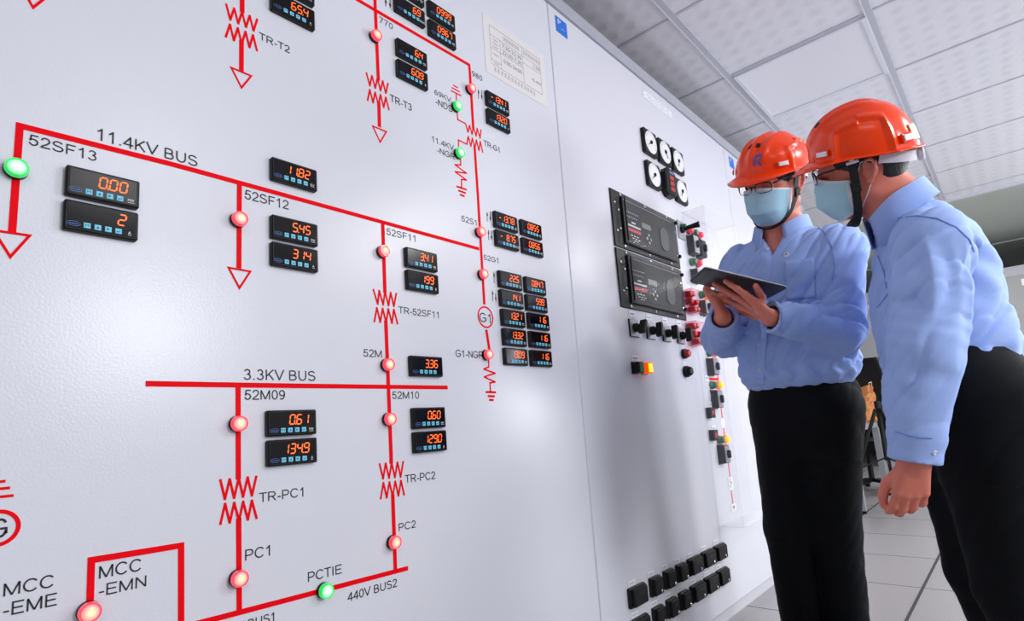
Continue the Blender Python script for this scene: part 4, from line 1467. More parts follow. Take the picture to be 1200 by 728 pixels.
def sdf_mesh(name, prims, h, mats, parent, post=None, B=12):
    """surface nets over blocks near the surface"""
    lo = np.min([p[1] - p[2] for p in prims], axis=0) - 0.03
    hi = np.max([p[1] + p[2] for p in prims], axis=0) + 0.03
    nb = np.ceil((hi - lo) / (h * B)).astype(int)
    N = nb * B + 2

    def ev(P, sel=None):
        d = None
        for i in (range(len(prims)) if sel is None else sel):
            e = prims[i][0](P)
            d = e if d is None else smin(d, e, prims[i][3])
        return post(P, d) if post else d
    bi = np.stack(np.meshgrid(*[np.arange(n) for n in nb], indexing='ij'), -1).reshape(-1, 3)
    cen = lo + (bi + 0.5) * B * h
    rad = B * h * 0.87
    dc = ev(cen)
    act = np.where(np.abs(dc) < rad * 1.25 + 0.012)[0]
    g = np.stack(np.meshgrid(*[np.arange(B + 1)] * 3, indexing='ij'), -1).reshape(-1, 3)
    pc = np.array([p[1] for p in prims])
    pr = np.array([p[2] + p[3] for p in prims])
    off = np.array([[i, j, k] for i in (0, 1) for j in (0, 1) for k in (0, 1)])
    edges = [(a, b) for a in range(8) for b in range(a + 1, 8) if np.abs(off[a] - off[b]).sum() == 1]
    keys, pos, quads = [], [], []
    key = lambda I: (I[..., 0].astype(np.int64) * N[1] + I[..., 1]) * N[2] + I[..., 2]
    for n in act:
        sel = np.where(np.linalg.norm(pc - cen[n], axis=1) < pr + rad + 0.03)[0]
        if not len(sel):
            continue
        I0 = bi[n] * B
        P = lo + (I0 + g) * h
        D = ev(P, sel).reshape(B + 1, B + 1, B + 1)
        S = D < 0
        if S.all() or not S.any():
            continue
        cs = np.stack([S[o[0]:o[0] + B, o[1]:o[1] + B, o[2]:o[2] + B] for o in off], -1)
        m = cs.any(-1) & ~cs.all(-1)
        ci = np.argwhere(m)
        if not len(ci):
            continue
        vals = np.stack([D[ci[:, 0] + o[0], ci[:, 1] + o[1], ci[:, 2] + o[2]] for o in off], -1)
        acc = np.zeros((len(ci), 3))
        cnt = np.zeros(len(ci))
        for a, b in edges:
            va, vb = vals[:, a], vals[:, b]
            x = (va < 0) != (vb < 0)
            t = np.where(x, va / np.where(x, va - vb, 1), 0)
            acc += np.where(x[:, None], off[a] + t[:, None] * (off[b] - off[a]), 0)
            cnt += x
        keys.append(key(I0 + ci))
        pos.append(lo + (I0 + ci + acc / cnt[:, None]) * h)
        for ax in range(3):
            o = [0, 0, 0]
            o[ax] = 1
            s1 = S[o[0]:o[0] + B, o[1]:o[1] + B, o[2]:o[2] + B]
            s0 = S[:B, :B, :B]
            for flip, mm in ((False, s0 & ~s1), (True, ~s0 & s1)):
                ei = np.argwhere(mm)
                if not len(ei):
                    continue
                e1, e2 = np.eye(3, dtype=int)[(ax + 1) % 3], np.eye(3, dtype=int)[(ax + 2) % 3]
                G = I0 + ei
                q = [G - e1 - e2, G - e2, G, G - e1]
                if flip:
                    q = q[::-1]
                quads.append(np.stack([key(x) for x in q], -1))
    keys, pos, quads = np.concatenate(keys), np.concatenate(pos), np.concatenate(quads)
    order = np.argsort(keys)
    keys, pos = keys[order], pos[order]
    idx = np.clip(np.searchsorted(keys, quads), 0, len(keys) - 1)
    ok = (keys[idx] == quads).all(1)
    idx = idx[ok]
    me = bpy.data.meshes.new(name)
    me.vertices.add(len(pos))
    me.vertices.foreach_set('co', pos.astype(np.float32).ravel())
    me.loops.add(idx.size)
    me.loops.foreach_set('vertex_index', idx.astype(np.int32).ravel())
    me.polygons.add(len(idx))
    me.polygons.foreach_set('loop_start', np.arange(0, idx.size, 4, dtype=np.int32))
    me.polygons.foreach_set('use_smooth', np.ones(len(idx), dtype=bool))
    me.materials.append(mats)
    me.update(calc_edges=True)
    me.validate()
    o = bpy.data.objects.new(name, me)
    COL.objects.link(o)
    if parent:
        o.parent = parent
        o.matrix_parent_inverse = Matrix.Translation(-Vector(parent.location))
    return o, ev


def adopt(o, parent):
    """child whose mesh is in world coordinates"""
    o.parent = parent
    t = parent
    while t.parent:
        t = t.parent
    o.matrix_parent_inverse = Matrix.Translation(-Vector(t.location)) if parent is t else Matrix.Identity(4)
    return o


def waves(P, comps):
    s_ = np.zeros(len(P))
    for amp, d1, f1, d2, f2, ph in comps:
        q = np.sin(P @ np.array(d1) * f1 + 1.6 * np.sin(P @ np.array(d2) * f2 + ph) + ph * 2.3)
        m_ = 0.35 + 0.65 * np.clip(0.5 + np.sin(P @ np.array(d2) * f2 * 0.7 + P[:, 2] * 9 + ph * 3), 0, 1)
        s_ += amp * m_ * ((1 - np.abs(q)) ** 2.2 * 2.2 - 0.6)
    return s_


skin_m = mat('skin', srgb(224, 128, 108), 0.48, bump=0.12, bscale=350, bdist=0.0006, mottling=0.06, mscale=30)
skin_m.node_tree.nodes['Principled BSDF'].inputs['Subsurface Weight'].default_value = 0.12
skin_m.node_tree.nodes['Principled BSDF'].inputs['Subsurface Radius'].default_value = (0.012, 0.005, 0.003)
hair_m = mat('black_hair', srgb(20, 17, 17), 0.5, bump=0.5, bscale=400, bdist=0.001)
shirt_m = mat('blue_shirt', srgb(164, 190, 246), 0.75, spec=0.2, bump=0.25, bscale=900, bdist=0.0006, mottling=0.03, mscale=120)
shirt_in = mat('blue_shirt_fold', srgb(130, 155, 222), 0.8, spec=0.2)
trouser_m = mat('navy_trousers', srgb(11, 13, 18), 0.75, spec=0.15, bump=0.2, bscale=900, bdist=0.0005)
helmet_m = mat('orange_helmet', srgb(255, 66, 2), 0.25, spec=0.35, coat=0.2)
strap_m = mat('black_webbing', srgb(16, 16, 18), 0.7, bump=0.4, bscale=900, bdist=0.0006)
nape_m = mat('grey_headband', srgb(206, 208, 214), 0.4)
mask_m = mat('mask_blue', srgb(180, 222, 238), 0.8, spec=0.2, mottling=0.03, mscale=60)
mask_w = mat('mask_white', srgb(232, 238, 244), 0.8)
frame_m = mat('glasses_frame', srgb(22, 22, 28), 0.25)
lens_m = clear_mat('glasses_lens', 0.02, 0.05)
cup_m = clear_mat('chin_cup', 0.25, 0.25)
logo_p = mat('helmet_logo', srgb(98, 84, 152), 0.5)
cream = mat('cream_label', srgb(236, 226, 196), 0.6)
btn_w = mat('shirt_button', srgb(222, 224, 236), 0.35)
dark_hole = mat('vent_dark', srgb(40, 10, 6), 0.8)
shoe_m = mat('black_leather', srgb(18, 18, 19), 0.35)


class Head:
    def __init__(s, pos, fwd, left, up):
        s.p = np.array(pos, float)
        f_ = np.array(fwd, float)
        f_ /= np.linalg.norm(f_)
        l_ = np.array(left, float)
        l_ -= f_ * (l_ @ f_)
        l_ /= np.linalg.norm(l_)
        s.R = np.stack([f_, l_, np.cross(f_, l_)], 1)

    def w(s, x, y, z):
        return s.p + s.R @ np.array([x, y, z], float)

    def W(s, pts):
        return [s.w(*p) for p in pts]

    def loc(s, P):
        return (P - s.p) @ s.R


def head_prims(H, neck_base, shoulder_c):
    R = H.R
    pr = [Pell(H.w(-0.012, 0, 0.045), R, (0.098, 0.077, 0.088)),
          Pell(H.w(0.028, 0, -0.030), R, (0.070, 0.066, 0.080), 0.03),
          Pell(H.w(0.060, 0, -0.088), R, (0.032, 0.036, 0.030), 0.03),              # chin
          Pseg(H.w(-0.005, 0.055, -0.06), H.w(0.055, 0.030, -0.092), 0.020, 0.018, 0.03),
          Pseg(H.w(-0.005, -0.055, -0.06), H.w(0.055, -0.030, -0.092), 0.020, 0.018, 0.03),
          Pell(H.w(0.060, 0.042, -0.018), R, (0.020, 0.021, 0.020), 0.025),         # cheeks
          Pell(H.w(0.060, -0.042, -0.018), R, (0.020, 0.021, 0.020), 0.025),
          Pseg(H.w(0.086, 0.040, 0.040), H.w(0.092, 0.008, 0.036), 0.010, 0.010, 0.018),  # brows
          Pseg(H.w(0.086, -0.040, 0.040), H.w(0.092, -0.008, 0.036), 0.010, 0.010, 0.018),
          Pell(H.w(0.083, 0.031, 0.018), R, (0.013, 0.016, 0.011), 0.006),          # closed lids
          Pell(H.w(0.083, -0.031, 0.018), R, (0.013, 0.016, 0.011), 0.006),
          Pseg(H.w(0.092, 0, 0.026), H.w(0.112, 0, -0.018), 0.009, 0.012, 0.014),   # nose
          Pell(H.w(0.104, 0.011, -0.022), R, (0.010, 0.009, 0.008), 0.008),
          Pell(H.w(0.104, -0.011, -0.022), R, (0.010, 0.009, 0.008), 0.008),
          Pseg(H.w(0.092, 0.018, -0.052), H.w(0.092, -0.018, -0.052), 0.008, 0.008, 0.010),  # lips
          Pseg(H.w(0.090, 0.014, -0.063), H.w(0.090, -0.014, -0.063), 0.008, 0.008, 0.008),
          Pseg(H.w(-0.022, 0, -0.03), neck_base, 0.054, 0.060, 0.03),
          Pseg(neck_base, shoulder_c, 0.062, 0.075, 0.04)]
    for sy in (1, -1):                                                              # ears: rim, lobe, tragus
        c = vec(-0.004, sy * 0.079, 0.0)
        rim = [(-0.002, 0.018), (-0.008, 0.028), (-0.020, 0.030), (-0.028, 0.020), (-0.027, 0.004), (-0.019, -0.014), (-0.010, -0.024)]
        pts = [H.w(c[0] + 0.008 + a, sy * (0.080 + 0.010 * (-a / 0.028)), b - 0.002) for a, b in rim]
        for a, b in zip(pts[:-1], pts[1:]):
            pr.append(Pseg(a, b, 0.0042, 0.0042, 0.004))
        pr.append(Pell(H.w(-0.006, sy * 0.080, -0.026), R, (0.009, 0.006, 0.010), 0.006))
        pr.append(Pell(H.w(-0.010, sy * 0.078, 0.002), R, (0.020, 0.005, 0.024), 0.004))
    return pr


def hand_prims(wrist, knuckles, fingers, thumb, rw=0.024):
    """palm from the wrist to four knuckles, four fingers as joint lists, thumb as joint list"""
    pr = []
    kn = [np.array(k) for k in knuckles]
    side = (kn[0] - kn[3])
    side = side / np.linalg.norm(side)
    for i, k in enumerate(kn):
        pr.append(Pseg(wrist + side * (0.016 - 0.0107 * i), k, 0.0165, 0.0118 - 0.0004 * i, 0.010))
    rads = (0.0092, 0.0094, 0.0088, 0.0078)
    for i, fg in enumerate(fingers):
        J = [kn[i]] + [np.array(p) for p in fg]
        rr = [rads[i] * 1.12, rads[i] * 1.02, rads[i] * 0.94, rads[i] * 0.80]
        for a in range(len(J) - 1):
            pr.append(Pseg(J[a], J[a + 1], rr[a], rr[a + 1], 0.0035))
            if a:
                pr.append(Pseg(J[a], J[a] + (J[a] - J[a - 1]) * 0.05, rr[a] * 1.08, rr[a] * 1.05, 0.003))
    J = [np.array(p) for p in thumb]
    rr = [0.0165, 0.0122, 0.0105, 0.0085]
    for a in range(len(J) - 1):
        pr.append(Pseg(J[a], J[a + 1], rr[a], rr[a + 1], 0.008 if a == 0 else 0.004))
    return pr


# ---- helmet surface in head coordinates
def helmet_pt(th, ph, off=0.0):
    c, s_ = math.cos(th), math.sin(th)
    ax = 0.128 if c > 0 else 0.120
    r_ = 1 / ((abs(c) / ax) ** 2.2 + (abs(s_) / 0.113) ** 2.2) ** (1 / 2.2)
    z0 = 0.037 + 0.005 * abs(s_) + 0.020 * c
    cp, sp_ = math.cos(ph) ** 0.82, math.sin(ph)
    x, y, z = r_ * cp * c - 0.004, r_ * cp * s_, z0 + (0.168 - z0) * sp_
    # relief: three flutes over the front of the crown, arched ear panels at the sides
    d = 0.0
    if x > -0.06 and ph > 0.25:
        fr = min(1, (x + 0.06) / 0.05) * min(1, (ph - 0.25) / 0.25)
        for yc, wd_, am in ((0, 0.013, 0.010), (0.040, 0.011, 0.008), (-0.040, 0.011, 0.008)):
            d += am * fr * math.exp(-((y - yc) / wd_) ** 2)
    at = abs(abs(th) - math.radians(92))
    if at < math.radians(48):
        e = math.radians(30)
        arch = 0.62 + 0.16 * math.cos(at * 2.2) - 0.10 * (abs(th) < math.radians(92))
        inside = max(0, min(1, (e - at) / 0.06)) * max(0, min(1, (arch - ph) / 0.05))
        frame_ = max(0, min(1, (e + 0.12 - at) / 0.08)) * max(0, min(1, (arch + 0.16 - ph) / 0.12))
        d += 0.006 * frame_ - 0.0075 * inside
    d += off
    n_ = vec(x / ax ** 2, y / 0.113 ** 2, max(z - z0, 0) / 0.13 ** 2 + 1e-6)
    n_ /= np.linalg.norm(n_)
    p = vec(x, y, z) + n_ * d
    return p, n_


def make_helmet(person, H, logo):
    NT, NP = 128, 34
    v = []
    # rim rings first: brim edge, brim root
    for ring in range(3):
        for i in range(NT):
            th = 2 * math.pi * i / NT
            p, n_ = helmet_pt(th, 0.02)
            c = max(0, math.cos(th))
            br = 0.006 + 0.042 * c ** 1.5 + 0.004 * (math.cos(th) < -0.3)
            o = vec(math.cos(th) ** 1, math.sin(th) * (0.55 if c > 0.2 else 1), 0)
            o /= np.linalg.norm(o)
            k_ = (1, 0.55, 0.0)[ring]
            drop = -0.004 * k_ - 0.020 * c ** 2 * k_ ** 1.3 + 0.006 * math.sin(th) ** 2 * c * k_
            v.append(p + o * br * k_ + vec(0, 0, drop))
    for j in range(1, NP):
        ph = 0.02 + (math.pi / 2 - 0.02) * j / NP
        for i in range(NT):
            v.append(helmet_pt(2 * math.pi * i / NT, ph)[0])
    v.append(helmet_pt(0, math.pi / 2 - 1e-3)[0])
    rows = 3 + NP - 1
    f = []
    for j in range(rows - 1):
        f += [(j * NT + i, j * NT + (i + 1) % NT, (j + 1) * NT + (i + 1) % NT, (j + 1) * NT + i) for i in range(NT)]
    f += [((rows - 1) * NT + i, (rows - 1) * NT + (i + 1) % NT, rows * NT) for i in range(NT)]
    o = MB().add([H.p + H.R @ p for p in v], f).build('hard_hat', helmet_m, None, True)
    adopt(o, person)
    so = o.modifiers.new('shell', 'SOLIDIFY')
    so.thickness = 0.003
    so.offset = -1

    def patch(name, th0, th1, ph0, ph1, off, m, n=8):
        vv, ff = [], []
        for a in range(n + 1):
            for b_ in range(n + 1):
                p, nn = helmet_pt(th0 + (th1 - th0) * a / n, ph0 + (ph1 - ph0) * b_ / n, off)
                vv.append(H.p + H.R @ p)
        for a in range(n):
            ff += [(a * (n + 1) + b_, (a + 1) * (n + 1) + b_, (a + 1) * (n + 1) + b_ + 1, a * (n + 1) + b_ + 1) for b_ in range(n)]
        q = MB().add(vv, ff).build(name, m, None, True)
        adopt(q, o)
        s2 = q.modifiers.new('thick', 'SOLIDIFY')
        s2.thickness = 0.002
        s2.offset = 0
        return q
    for sg in (1, -1):
        tag(patch('slot_cover', sg * math.radians(38), sg * math.radians(54), 0.10, 0.26, 0.006, helmet_m), None)
        tag(patch('slot_glint', sg * math.radians(40), sg * math.radians(53), 0.13, 0.23, 0.0085, white_plate), 'painted white glint on the slot cover')  # white patch paints the bright reflection on the raised slot
        patch('slot_cover', sg * math.radians(132), sg * math.radians(148), 0.10, 0.26, 0.006, helmet_m)
        tag(patch('slot_glint', sg * math.radians(134), sg * math.radians(147), 0.13, 0.23, 0.0085, white_plate), 'painted white glint on the slot cover')
        tag(patch('vent', sg * math.radians(6.5), sg * math.radians(13.5), 0.84, 0.97, 0.0015, dark_hole), 'dark vent opening')
    if logo:
        # two-stroke monogram on the front of the shell
        vv, ff = [], []
        mb = MB()
        mb.strip([(0.12, 0.0), (0.12, 0.55), (0.19, 0.78), (0.34, 0.92), (0.55, 0.95), (0.80, 0.94), (0.91, 0.86), (0.91, 0.66), (0.82, 0.55), (0.50, 0.50)], 0.25, 0.0, 0.0)
        mb.strip([(0.50, 0.58), (0.52, 0.34), (0.64, 0.14), (0.80, 0.09), (1.0, 0.09)], 0.24, 0.0, 0.0)
        pts = []
        for p in mb.v:
            th = math.radians(12) + (p[0] - 0.5) * 0.21
            q, nn = helmet_pt(th, 0.27 + p[2] * 0.32, 0.0018 if p[1] <= 0 else 0.0018)
            pts.append(H.p + H.R @ q)
        q = MB().add(pts, mb.f).build('emblem', logo_p, None)
        adopt(q, o)
        tag(q, 'purple letter-like emblem')
    else:
        tag(patch('label', math.radians(150), math.radians(170), 0.12, 0.40, 0.002, cream), 'cream printed label')
    return o, patch


def ribbon(H, pts, outs, wd, th=0.0016):
    """flat strap through head-space points; outs = outward directions"""
    P = [np.array(p, float) for p in pts]
    # resample smoothly
    Q, O = [], []
    n = len(P)
    for i in range(n - 1):
        p0, p1, p2, p3 = P[max(i - 1, 0)], P[i], P[i + 1], P[min(i + 2, n - 1)]
        for t_ in np.linspace(0, 1, 7)[:-1]:
            Q.append(0.5 * ((2 * p1) + (-p0 + p2) * t_ + (2 * p0 - 5 * p1 + 4 * p2 - p3) * t_ ** 2 + (-p0 + 3 * p1 - 3 * p2 + p3) * t_ ** 3))
            O.append(np.array(outs[i]) * (1 - t_) + np.array(outs[i + 1]) * t_)
    Q.append(P[-1])
    O.append(np.array(outs[-1], float))
    mb = MB()
    v, f = [], []
    for i, (q, o) in enumerate(zip(Q, O)):
        t_ = Q[min(i + 1, len(Q) - 1)] - Q[max(i - 1, 0)]
        t_ = t_ / np.linalg.norm(t_)
        o = o - t_ * (o @ t_)
        o = o / np.linalg.norm(o)
        e = np.cross(t_, o)
        for a, b in ((-1, 0), (1, 0), (1, 1), (-1, 1)):
            v.append(H.p + H.R @ (q + e * a * wd / 2 + o * b * th))
    for i in range(len(Q) - 1):
        f += [(i * 4 + k, i * 4 + (k + 1) % 4, i * 4 + 4 + (k + 1) % 4, i * 4 + 4 + k) for k in range(4)]
    f += [(3, 2, 1, 0), tuple(len(Q) * 4 - 4 + k for k in range(4))]
    return mb.add(v, f)


def make_headgear(person, H, logo, side):
    hat, patch = make_helmet(person, H, logo)
    # chin strap, one band from the left clip under the chin to the right clip
    outs = [(0, 1, 0), (0, 1, 0), (0, 1, -0.2), (0.1, 0.9, -0.5), (0.3, 0.5, -0.8), (0.4, 0, -0.9)]
    pts = side + [(a, -b, c) for a, b, c in side[-2::-1]]
    ou = outs + [(a, -b, c) for a, b, c in outs[-2::-1]]
    st = ribbon(H, pts, ou, 0.020).build('chin_strap', strap_m, None, True)
    adopt(st, hat)
    for sg in (1, -1):
        mb = MB()
        c = vec(0.026, sg * 0.0885, -0.030)
        q = H.W([(c[0] - 0.012, c[1], c[2] - 0.014), (c[0] + 0.012, c[1], c[2] - 0.014), (c[0] + 0.012, c[1], c[2] + 0.014), (c[0] - 0.012, c[1], c[2] + 0.014),
                 (c[0] - 0.010, c[1] + sg * 0.006, c[2] - 0.012), (c[0] + 0.010, c[1] + sg * 0.006, c[2] - 0.012), (c[0] + 0.010, c[1] + sg * 0.006, c[2] + 0.012), (c[0] - 0.010, c[1] + sg * 0.006, c[2] + 0.012)])
        mb.add(q, [(0, 1, 2, 3), (4, 7, 6, 5), (0, 4, 5, 1), (1, 5, 6, 2), (2, 6, 7, 3), (3, 7, 4, 0)])
        adopt(mb.build('buckle', strap_m, None), hat)
        mb = MB().tube(H.W([(0.022, sg * 0.101, 0.060), (0.022, sg * 0.1005, 0.038)]), 0.006, 10)
        mb.tube(H.W([(0.008, sg * 0.1, 0.034), (0.036, sg * 0.1, 0.034)]), 0.004, 8)
        adopt(mb.build('strap_clip', white_plate, None, True), hat)
    # headband behind the head and its ratchet knob
    bp_, bo = [], []
    for k in range(9):
        a = math.radians(100 + 20 * k)
        bp_.append((-0.018 + 0.094 * math.cos(a), 0.087 * math.sin(a), 0.030 - 0.032 * math.sin(math.radians(20 * k + 10)) ** 1))
        bo.append((math.cos(a), math.sin(a), 0))
    adopt(ribbon(H, bp_, bo, 0.026, 0.003).build('headband', nape_m, None, True), hat)
    Rk = H.R
    mb = MB().disc([(0.017, 0), (0.017, -0.010), (0.013, -0.014)], n=18)
    mb.v = [tuple(H.w(-0.116 + p[1] * 1.0, p[0], p[2] - 0.004)) for p in mb.v]
    adopt(mb.build('ratchet_knob', nape_m, None, True), hat)
    # mask
    nu, nv = 26, 18
    v, f = [], []
    for j in range(nv + 1):
        t_ = j / nv
        xc = 0.119 - 0.004 * t_ + 0.012 * math.sin(t_ * math.pi) * (t_ < 0.9) - 0.030 * max(0, t_ - 0.62) / 0.38
        zc = 0.012 - 0.135 * t_
        ys, xs, zs_ = 0.0765 - 0.014 * t_, 0.027 + 0.000 * t_, -0.012 - 0.085 * t_
        pl = 0.0035 * (((t_ * 3.2) % 1.0) - 0.5) * (0.12 < t_ < 0.92)
        for i in range(nu + 1):
            u_ = 2 * i / nu - 1
            cu = math.cos(u_ * math.pi / 2)
            x = xs + (xc - xs) * max(cu, 0) ** 0.75 + pl * cu
            y = ys * math.sin(u_ * math.pi / 2) ** 1
            z = zc + (zs_ - zc) * u_ * u_ + 0.004 * (1 - abs(u_)) ** 2 * (t_ < 0.1)
            v.append(H.w(x, y, z))
    for j in range(nv):
        f += [(j * (nu + 1) + i, j * (nu + 1) + i + 1, (j + 1) * (nu + 1) + i + 1, (j + 1) * (nu + 1) + i) for i in range(nu)]
    mi = [1 if (k // nu) < 1 or (k // nu) >= nv - 1 or k % nu in (0, nu - 1) else 0 for k in range(len(f))]
    mb = MB()
    mb.v, mb.f, mb.m = [tuple(p) for p in v], f, mi
    mk = mb.build('face_mask', [mask_m, mask_w], None, True)
    so = mk.modifiers.new('thick', 'SOLIDIFY')
    so.thickness = 0.0015
    so.offset = 1
    adopt(mk, person)
    for sg in (1, -1):
        mb = MB().tube(H.W([(0.026, sg * 0.0775, -0.012), (0.014, sg * 0.083, 0.006), (0.006, sg * 0.0855, 0.026), (-0.012, sg * 0.0865, 0.030)]), 0.0014, 6)
        mb.tube(H.W([(0.026, sg * 0.063, -0.096), (0.006, sg * 0.076, -0.060), (-0.010, sg * 0.083, -0.028), (-0.022, sg * 0.086, 0.004)]), 0.0014, 6)
        adopt(tag(mb.build('ear_loop', mask_w, None, True), 'thin white ear loop'), mk)
    # glasses
    mb = MB()
    lens = []
    for sg in (1, -1):
        rim = []
        for k in range(20):
            a = 2 * math.pi * k / 20
            ca, sa = math.cos(a), math.sin(a)
            yy = 0.027 * math.copysign(abs(ca) ** 0.6, ca)
            zz = 0.0165 * math.copysign(abs(sa) ** 0.6, sa)
            rim.append(H.w(0.121 - 0.010 * ((yy + 0.034) / 0.06) ** 2 - 0.10 * zz * -0.5, sg * (0.034 + yy), 0.014 + zz))
        mb.tube(rim, [0.0012 if k > 10 else 0.0021 for k in range(20)], 6, closed=True)
        lens.append(rim)
    mb.tube(H.W([(0.120, 0.008, 0.018), (0.123, 0, 0.021), (0.120, -0.008, 0.018)]), 0.0015, 6)
    gl = mb.build('glasses', frame_m, None, True)
    adopt(gl, person)
    for sg, rim in zip((1, -1), lens):
        adopt(MB().add(rim, [tuple(range(20))]).build('lens', lens_m, None), gl)
        adopt(MB().tube(H.W([(0.106, sg * 0.063, 0.022), (0.100, sg * 0.072, 0.025), (0.05, sg * 0.081, 0.028), (0.0, sg * 0.0855, 0.030), (-0.018, sg * 0.087, 0.018)]), [0.0028, 0.0026, 0.0022, 0.002, 0.0018], 8).build('temple', frame_m, None, True), gl)
    # hair on the back and sides below the helmet
    R = H.R
    prs = [Pell(H.w(-0.014, 0, 0.044), R, (0.104, 0.083, 0.094), 0), Pell(H.w(-0.040, 0, -0.020), R, (0.050, 0.060, 0.056), 0.01)]

    def cut(P, d):
        q = H.loc(P)
        front = q[:, 0] - (0.052 + 0.02 * np.clip(q[:, 2] / 0.05, -1, 1))                        # hairline
        burn = np.maximum(q[:, 0] - 0.024, -(q[:, 2] + 0.012))
        low = -0.040 - 0.4 * np.clip(-q[:, 0] - 0.04, 0, 0.06) - q[:, 2]
        ear = -(np.sqrt((q[:, 0] + 0.006) ** 2 + (q[:, 2] + 0.002) ** 2) - 0.034)                 # bare around the ear
        ear = np.where(q[:, 2] > 0.012, -1, ear)
        d = np.maximum(np.maximum(d, front), low)
        return np.maximum(d, ear) + 0.0008 * np.sin(q[:, 1] * 900) * np.sin(q[:, 2] * 260)
    hr, _ = sdf_mesh('hair', prs, 0.003, hair_m, person, cut)
    return hat


def collar(person, c, R, rx, ry, hgt, spread, gap, name='collar'):
    """folded shirt collar: band round the neck with an outer leaf that falls to two points at the front;
    R columns = front, left, up of the collar"""
    n = 40
    v, f = [], []
    for i in range(n + 1):
        a = math.radians(gap) + (2 * math.pi - 2 * math.radians(gap)) * i / n
        fr = max(0, math.cos(a)) ** 2                      # 1 at the front
        ca, sa = math.cos(a), math.sin(a)
        base = vec(rx * ca, ry * sa, -0.030 - 0.030 * fr)
        top = vec(rx * 0.90 * ca - 0.006, ry * 0.90 * sa, hgt * (1 - 0.55 * fr) - 0.012 * fr)
        fold = vec((rx + 0.010) * ca, (ry + 0.010) * sa, hgt * (1 - 0.55 * fr) + 0.004 - 0.012 * fr)
        tipk = math.exp(-((min(i, n - i) - 2.5) / 5.0) ** 2)
        out = vec((rx + spread + 0.012 * tipk) * ca, (ry + spread + 0.018 * tipk) * sa, -0.018 - 0.020 * fr - 0.038 * tipk)
        v += [c + R @ p for p in (base, top, fold, out)]
    for i in range(n):
        for k in range(3):
            f.append((i * 4 + k, (i + 1) * 4 + k, (i + 1) * 4 + k + 1, i * 4 + k + 1))
    o = MB().add(v, f).build(name, shirt_m, None, True)
    adopt(o, person)
    so = o.modifiers.new('thick', 'SOLIDIFY')
    so.thickness = 0.003
    so.offset = 0
    return o


def march(ev, o, d, t0=0.0, t1=3.5):
    o, d = np.array(o, float), np.array(d, float)
    d = d / np.linalg.norm(d)
    t = t0
    for _ in range(200):
        s_ = float(ev((o + d * t)[None])[0])
        if s_ < 0.0004:
            return o + d * t
        t += max(s_ * 0.6, 0.0004)
        if t > t1:
            break
    return None


def surf_normal(ev, p, e=0.002):
    P = np.array([p + e * a for a in np.eye(3)] + [p - e * a for a in np.eye(3)])
    d = ev(P)
    g = d[:3] - d[3:]
    return g / (np.linalg.norm(g) + 1e-9)


def seen(ev, x, y):
    """point of a garment met by the line of sight through photo position x, y"""
    return march(ev, EYE, ray(x, y), 0.6)


def shirt_button(shirt, ev, x, y, r=0.0055):
    p = seen(ev, x, y)
    if p is None:
        return
    n_ = surf_normal(ev, p)
    q = Vector(n_).to_track_quat('-Y', 'Z').to_matrix()
    mb = MB().disc([(r, 0.001), (r, -0.0022), (r * 0.75, -0.003), (r * 0.6, -0.0022)], n=14)
    mb.v = [tuple(np.array(q @ Vector(a)) + p) for a in mb.v]
    adopt(tag(mb.build('button', btn_w, None, True), 'small white button'), shirt)


def sewn_patch(shirt, ev, corners, name, off=0.0022, n=10, m=None):
    """piece of cloth lying on a garment, outline given by four photo positions"""
    A, B2, C2, D2 = [np.array(c, float) for c in corners]
    v, f = [], []
    for a in range(n + 1):
        for b in range(n + 1):
            s_, t_ = a / n, b / n
            q = (A * (1 - s_) + B2 * s_) * (1 - t_) + (D2 * (1 - s_) + C2 * s_) * t_
            p = seen(ev, q[0], q[1])
            if p is None:
                return None
            v.append(p + surf_normal(ev, p) * off)
    for a in range(n):
        f += [(a * (n + 1) + b, (a + 1) * (n + 1) + b, (a + 1) * (n + 1) + b + 1, a * (n + 1) + b + 1) for b in range(n)]
    o = MB().add(v, f).build(name, m or shirt_m, None, True)
    so = o.modifiers.new('thick', 'SOLIDIFY')
    so.thickness = 0.002
    so.offset = 0
    return adopt(o, shirt)


def shoe(person, ankle, fwd, lab=None):
    fw = np.array([fwd[0], fwd[1], 0.0])
    fw /= np.linalg.norm(fw)
    R = np.stack([fw, np.cross([0, 0, 1.0], fw), [0, 0, 1.0]], 1)
    a = np.array([ankle[0], ankle[1], 0.0])
    pr = [Pell(a + R @ vec(-0.03, 0, 0.045), R, (0.05, 0.036, 0.045)), Pell(a + R @ vec(0.05, 0, 0.035), R, (0.09, 0.040, 0.035), 0.04),
          Pell(a + R @ vec(0.13, 0, 0.028), R, (0.065, 0.045, 0.028), 0.04), Pseg(a + vec(0, 0, 0.05), a + vec(0, 0, 0.10), 0.042, 0.045, 0.03)]
    o, _ = sdf_mesh('shoe', pr, 0.006, shoe_m, person, lambda P, d: np.maximum(d, np.maximum(-P[:, 2] + 0.0005, P[:, 2] - 0.105)))
    return o

# ================================================================== the man holding the tablet
tabA, tabB, tabC, tabD = [vec(1.744, -0.273, 1.274), vec(1.617, -0.401, 1.278), vec(1.758, -0.557, 1.192), vec(1.895, -0.472, 1.202)]
tc_ = (tabA + tabB + tabC + tabD) / 4
tu = (tabD - tabA) + (tabC - tabB)
tu /= np.linalg.norm(tu)
tv = (tabB - tabA) + (tabC - tabD)
tv -= tu * (tv @ tu)
tv /= np.linalg.norm(tv)
tn = np.cross(tu, tv)
if tn[2] > 0:
    tn = -tn                      # tn points out of the tablet's back, downwards


def on_tab(x, y, off=0.0):
    """point at photo position x, y lying off metres below the tablet's back"""
    d = ray(x, y)
    p0 = tc_ + tn * (off + 0.004)
    return EYE + d * (((p0 - EYE) @ tn) / (d @ tn))


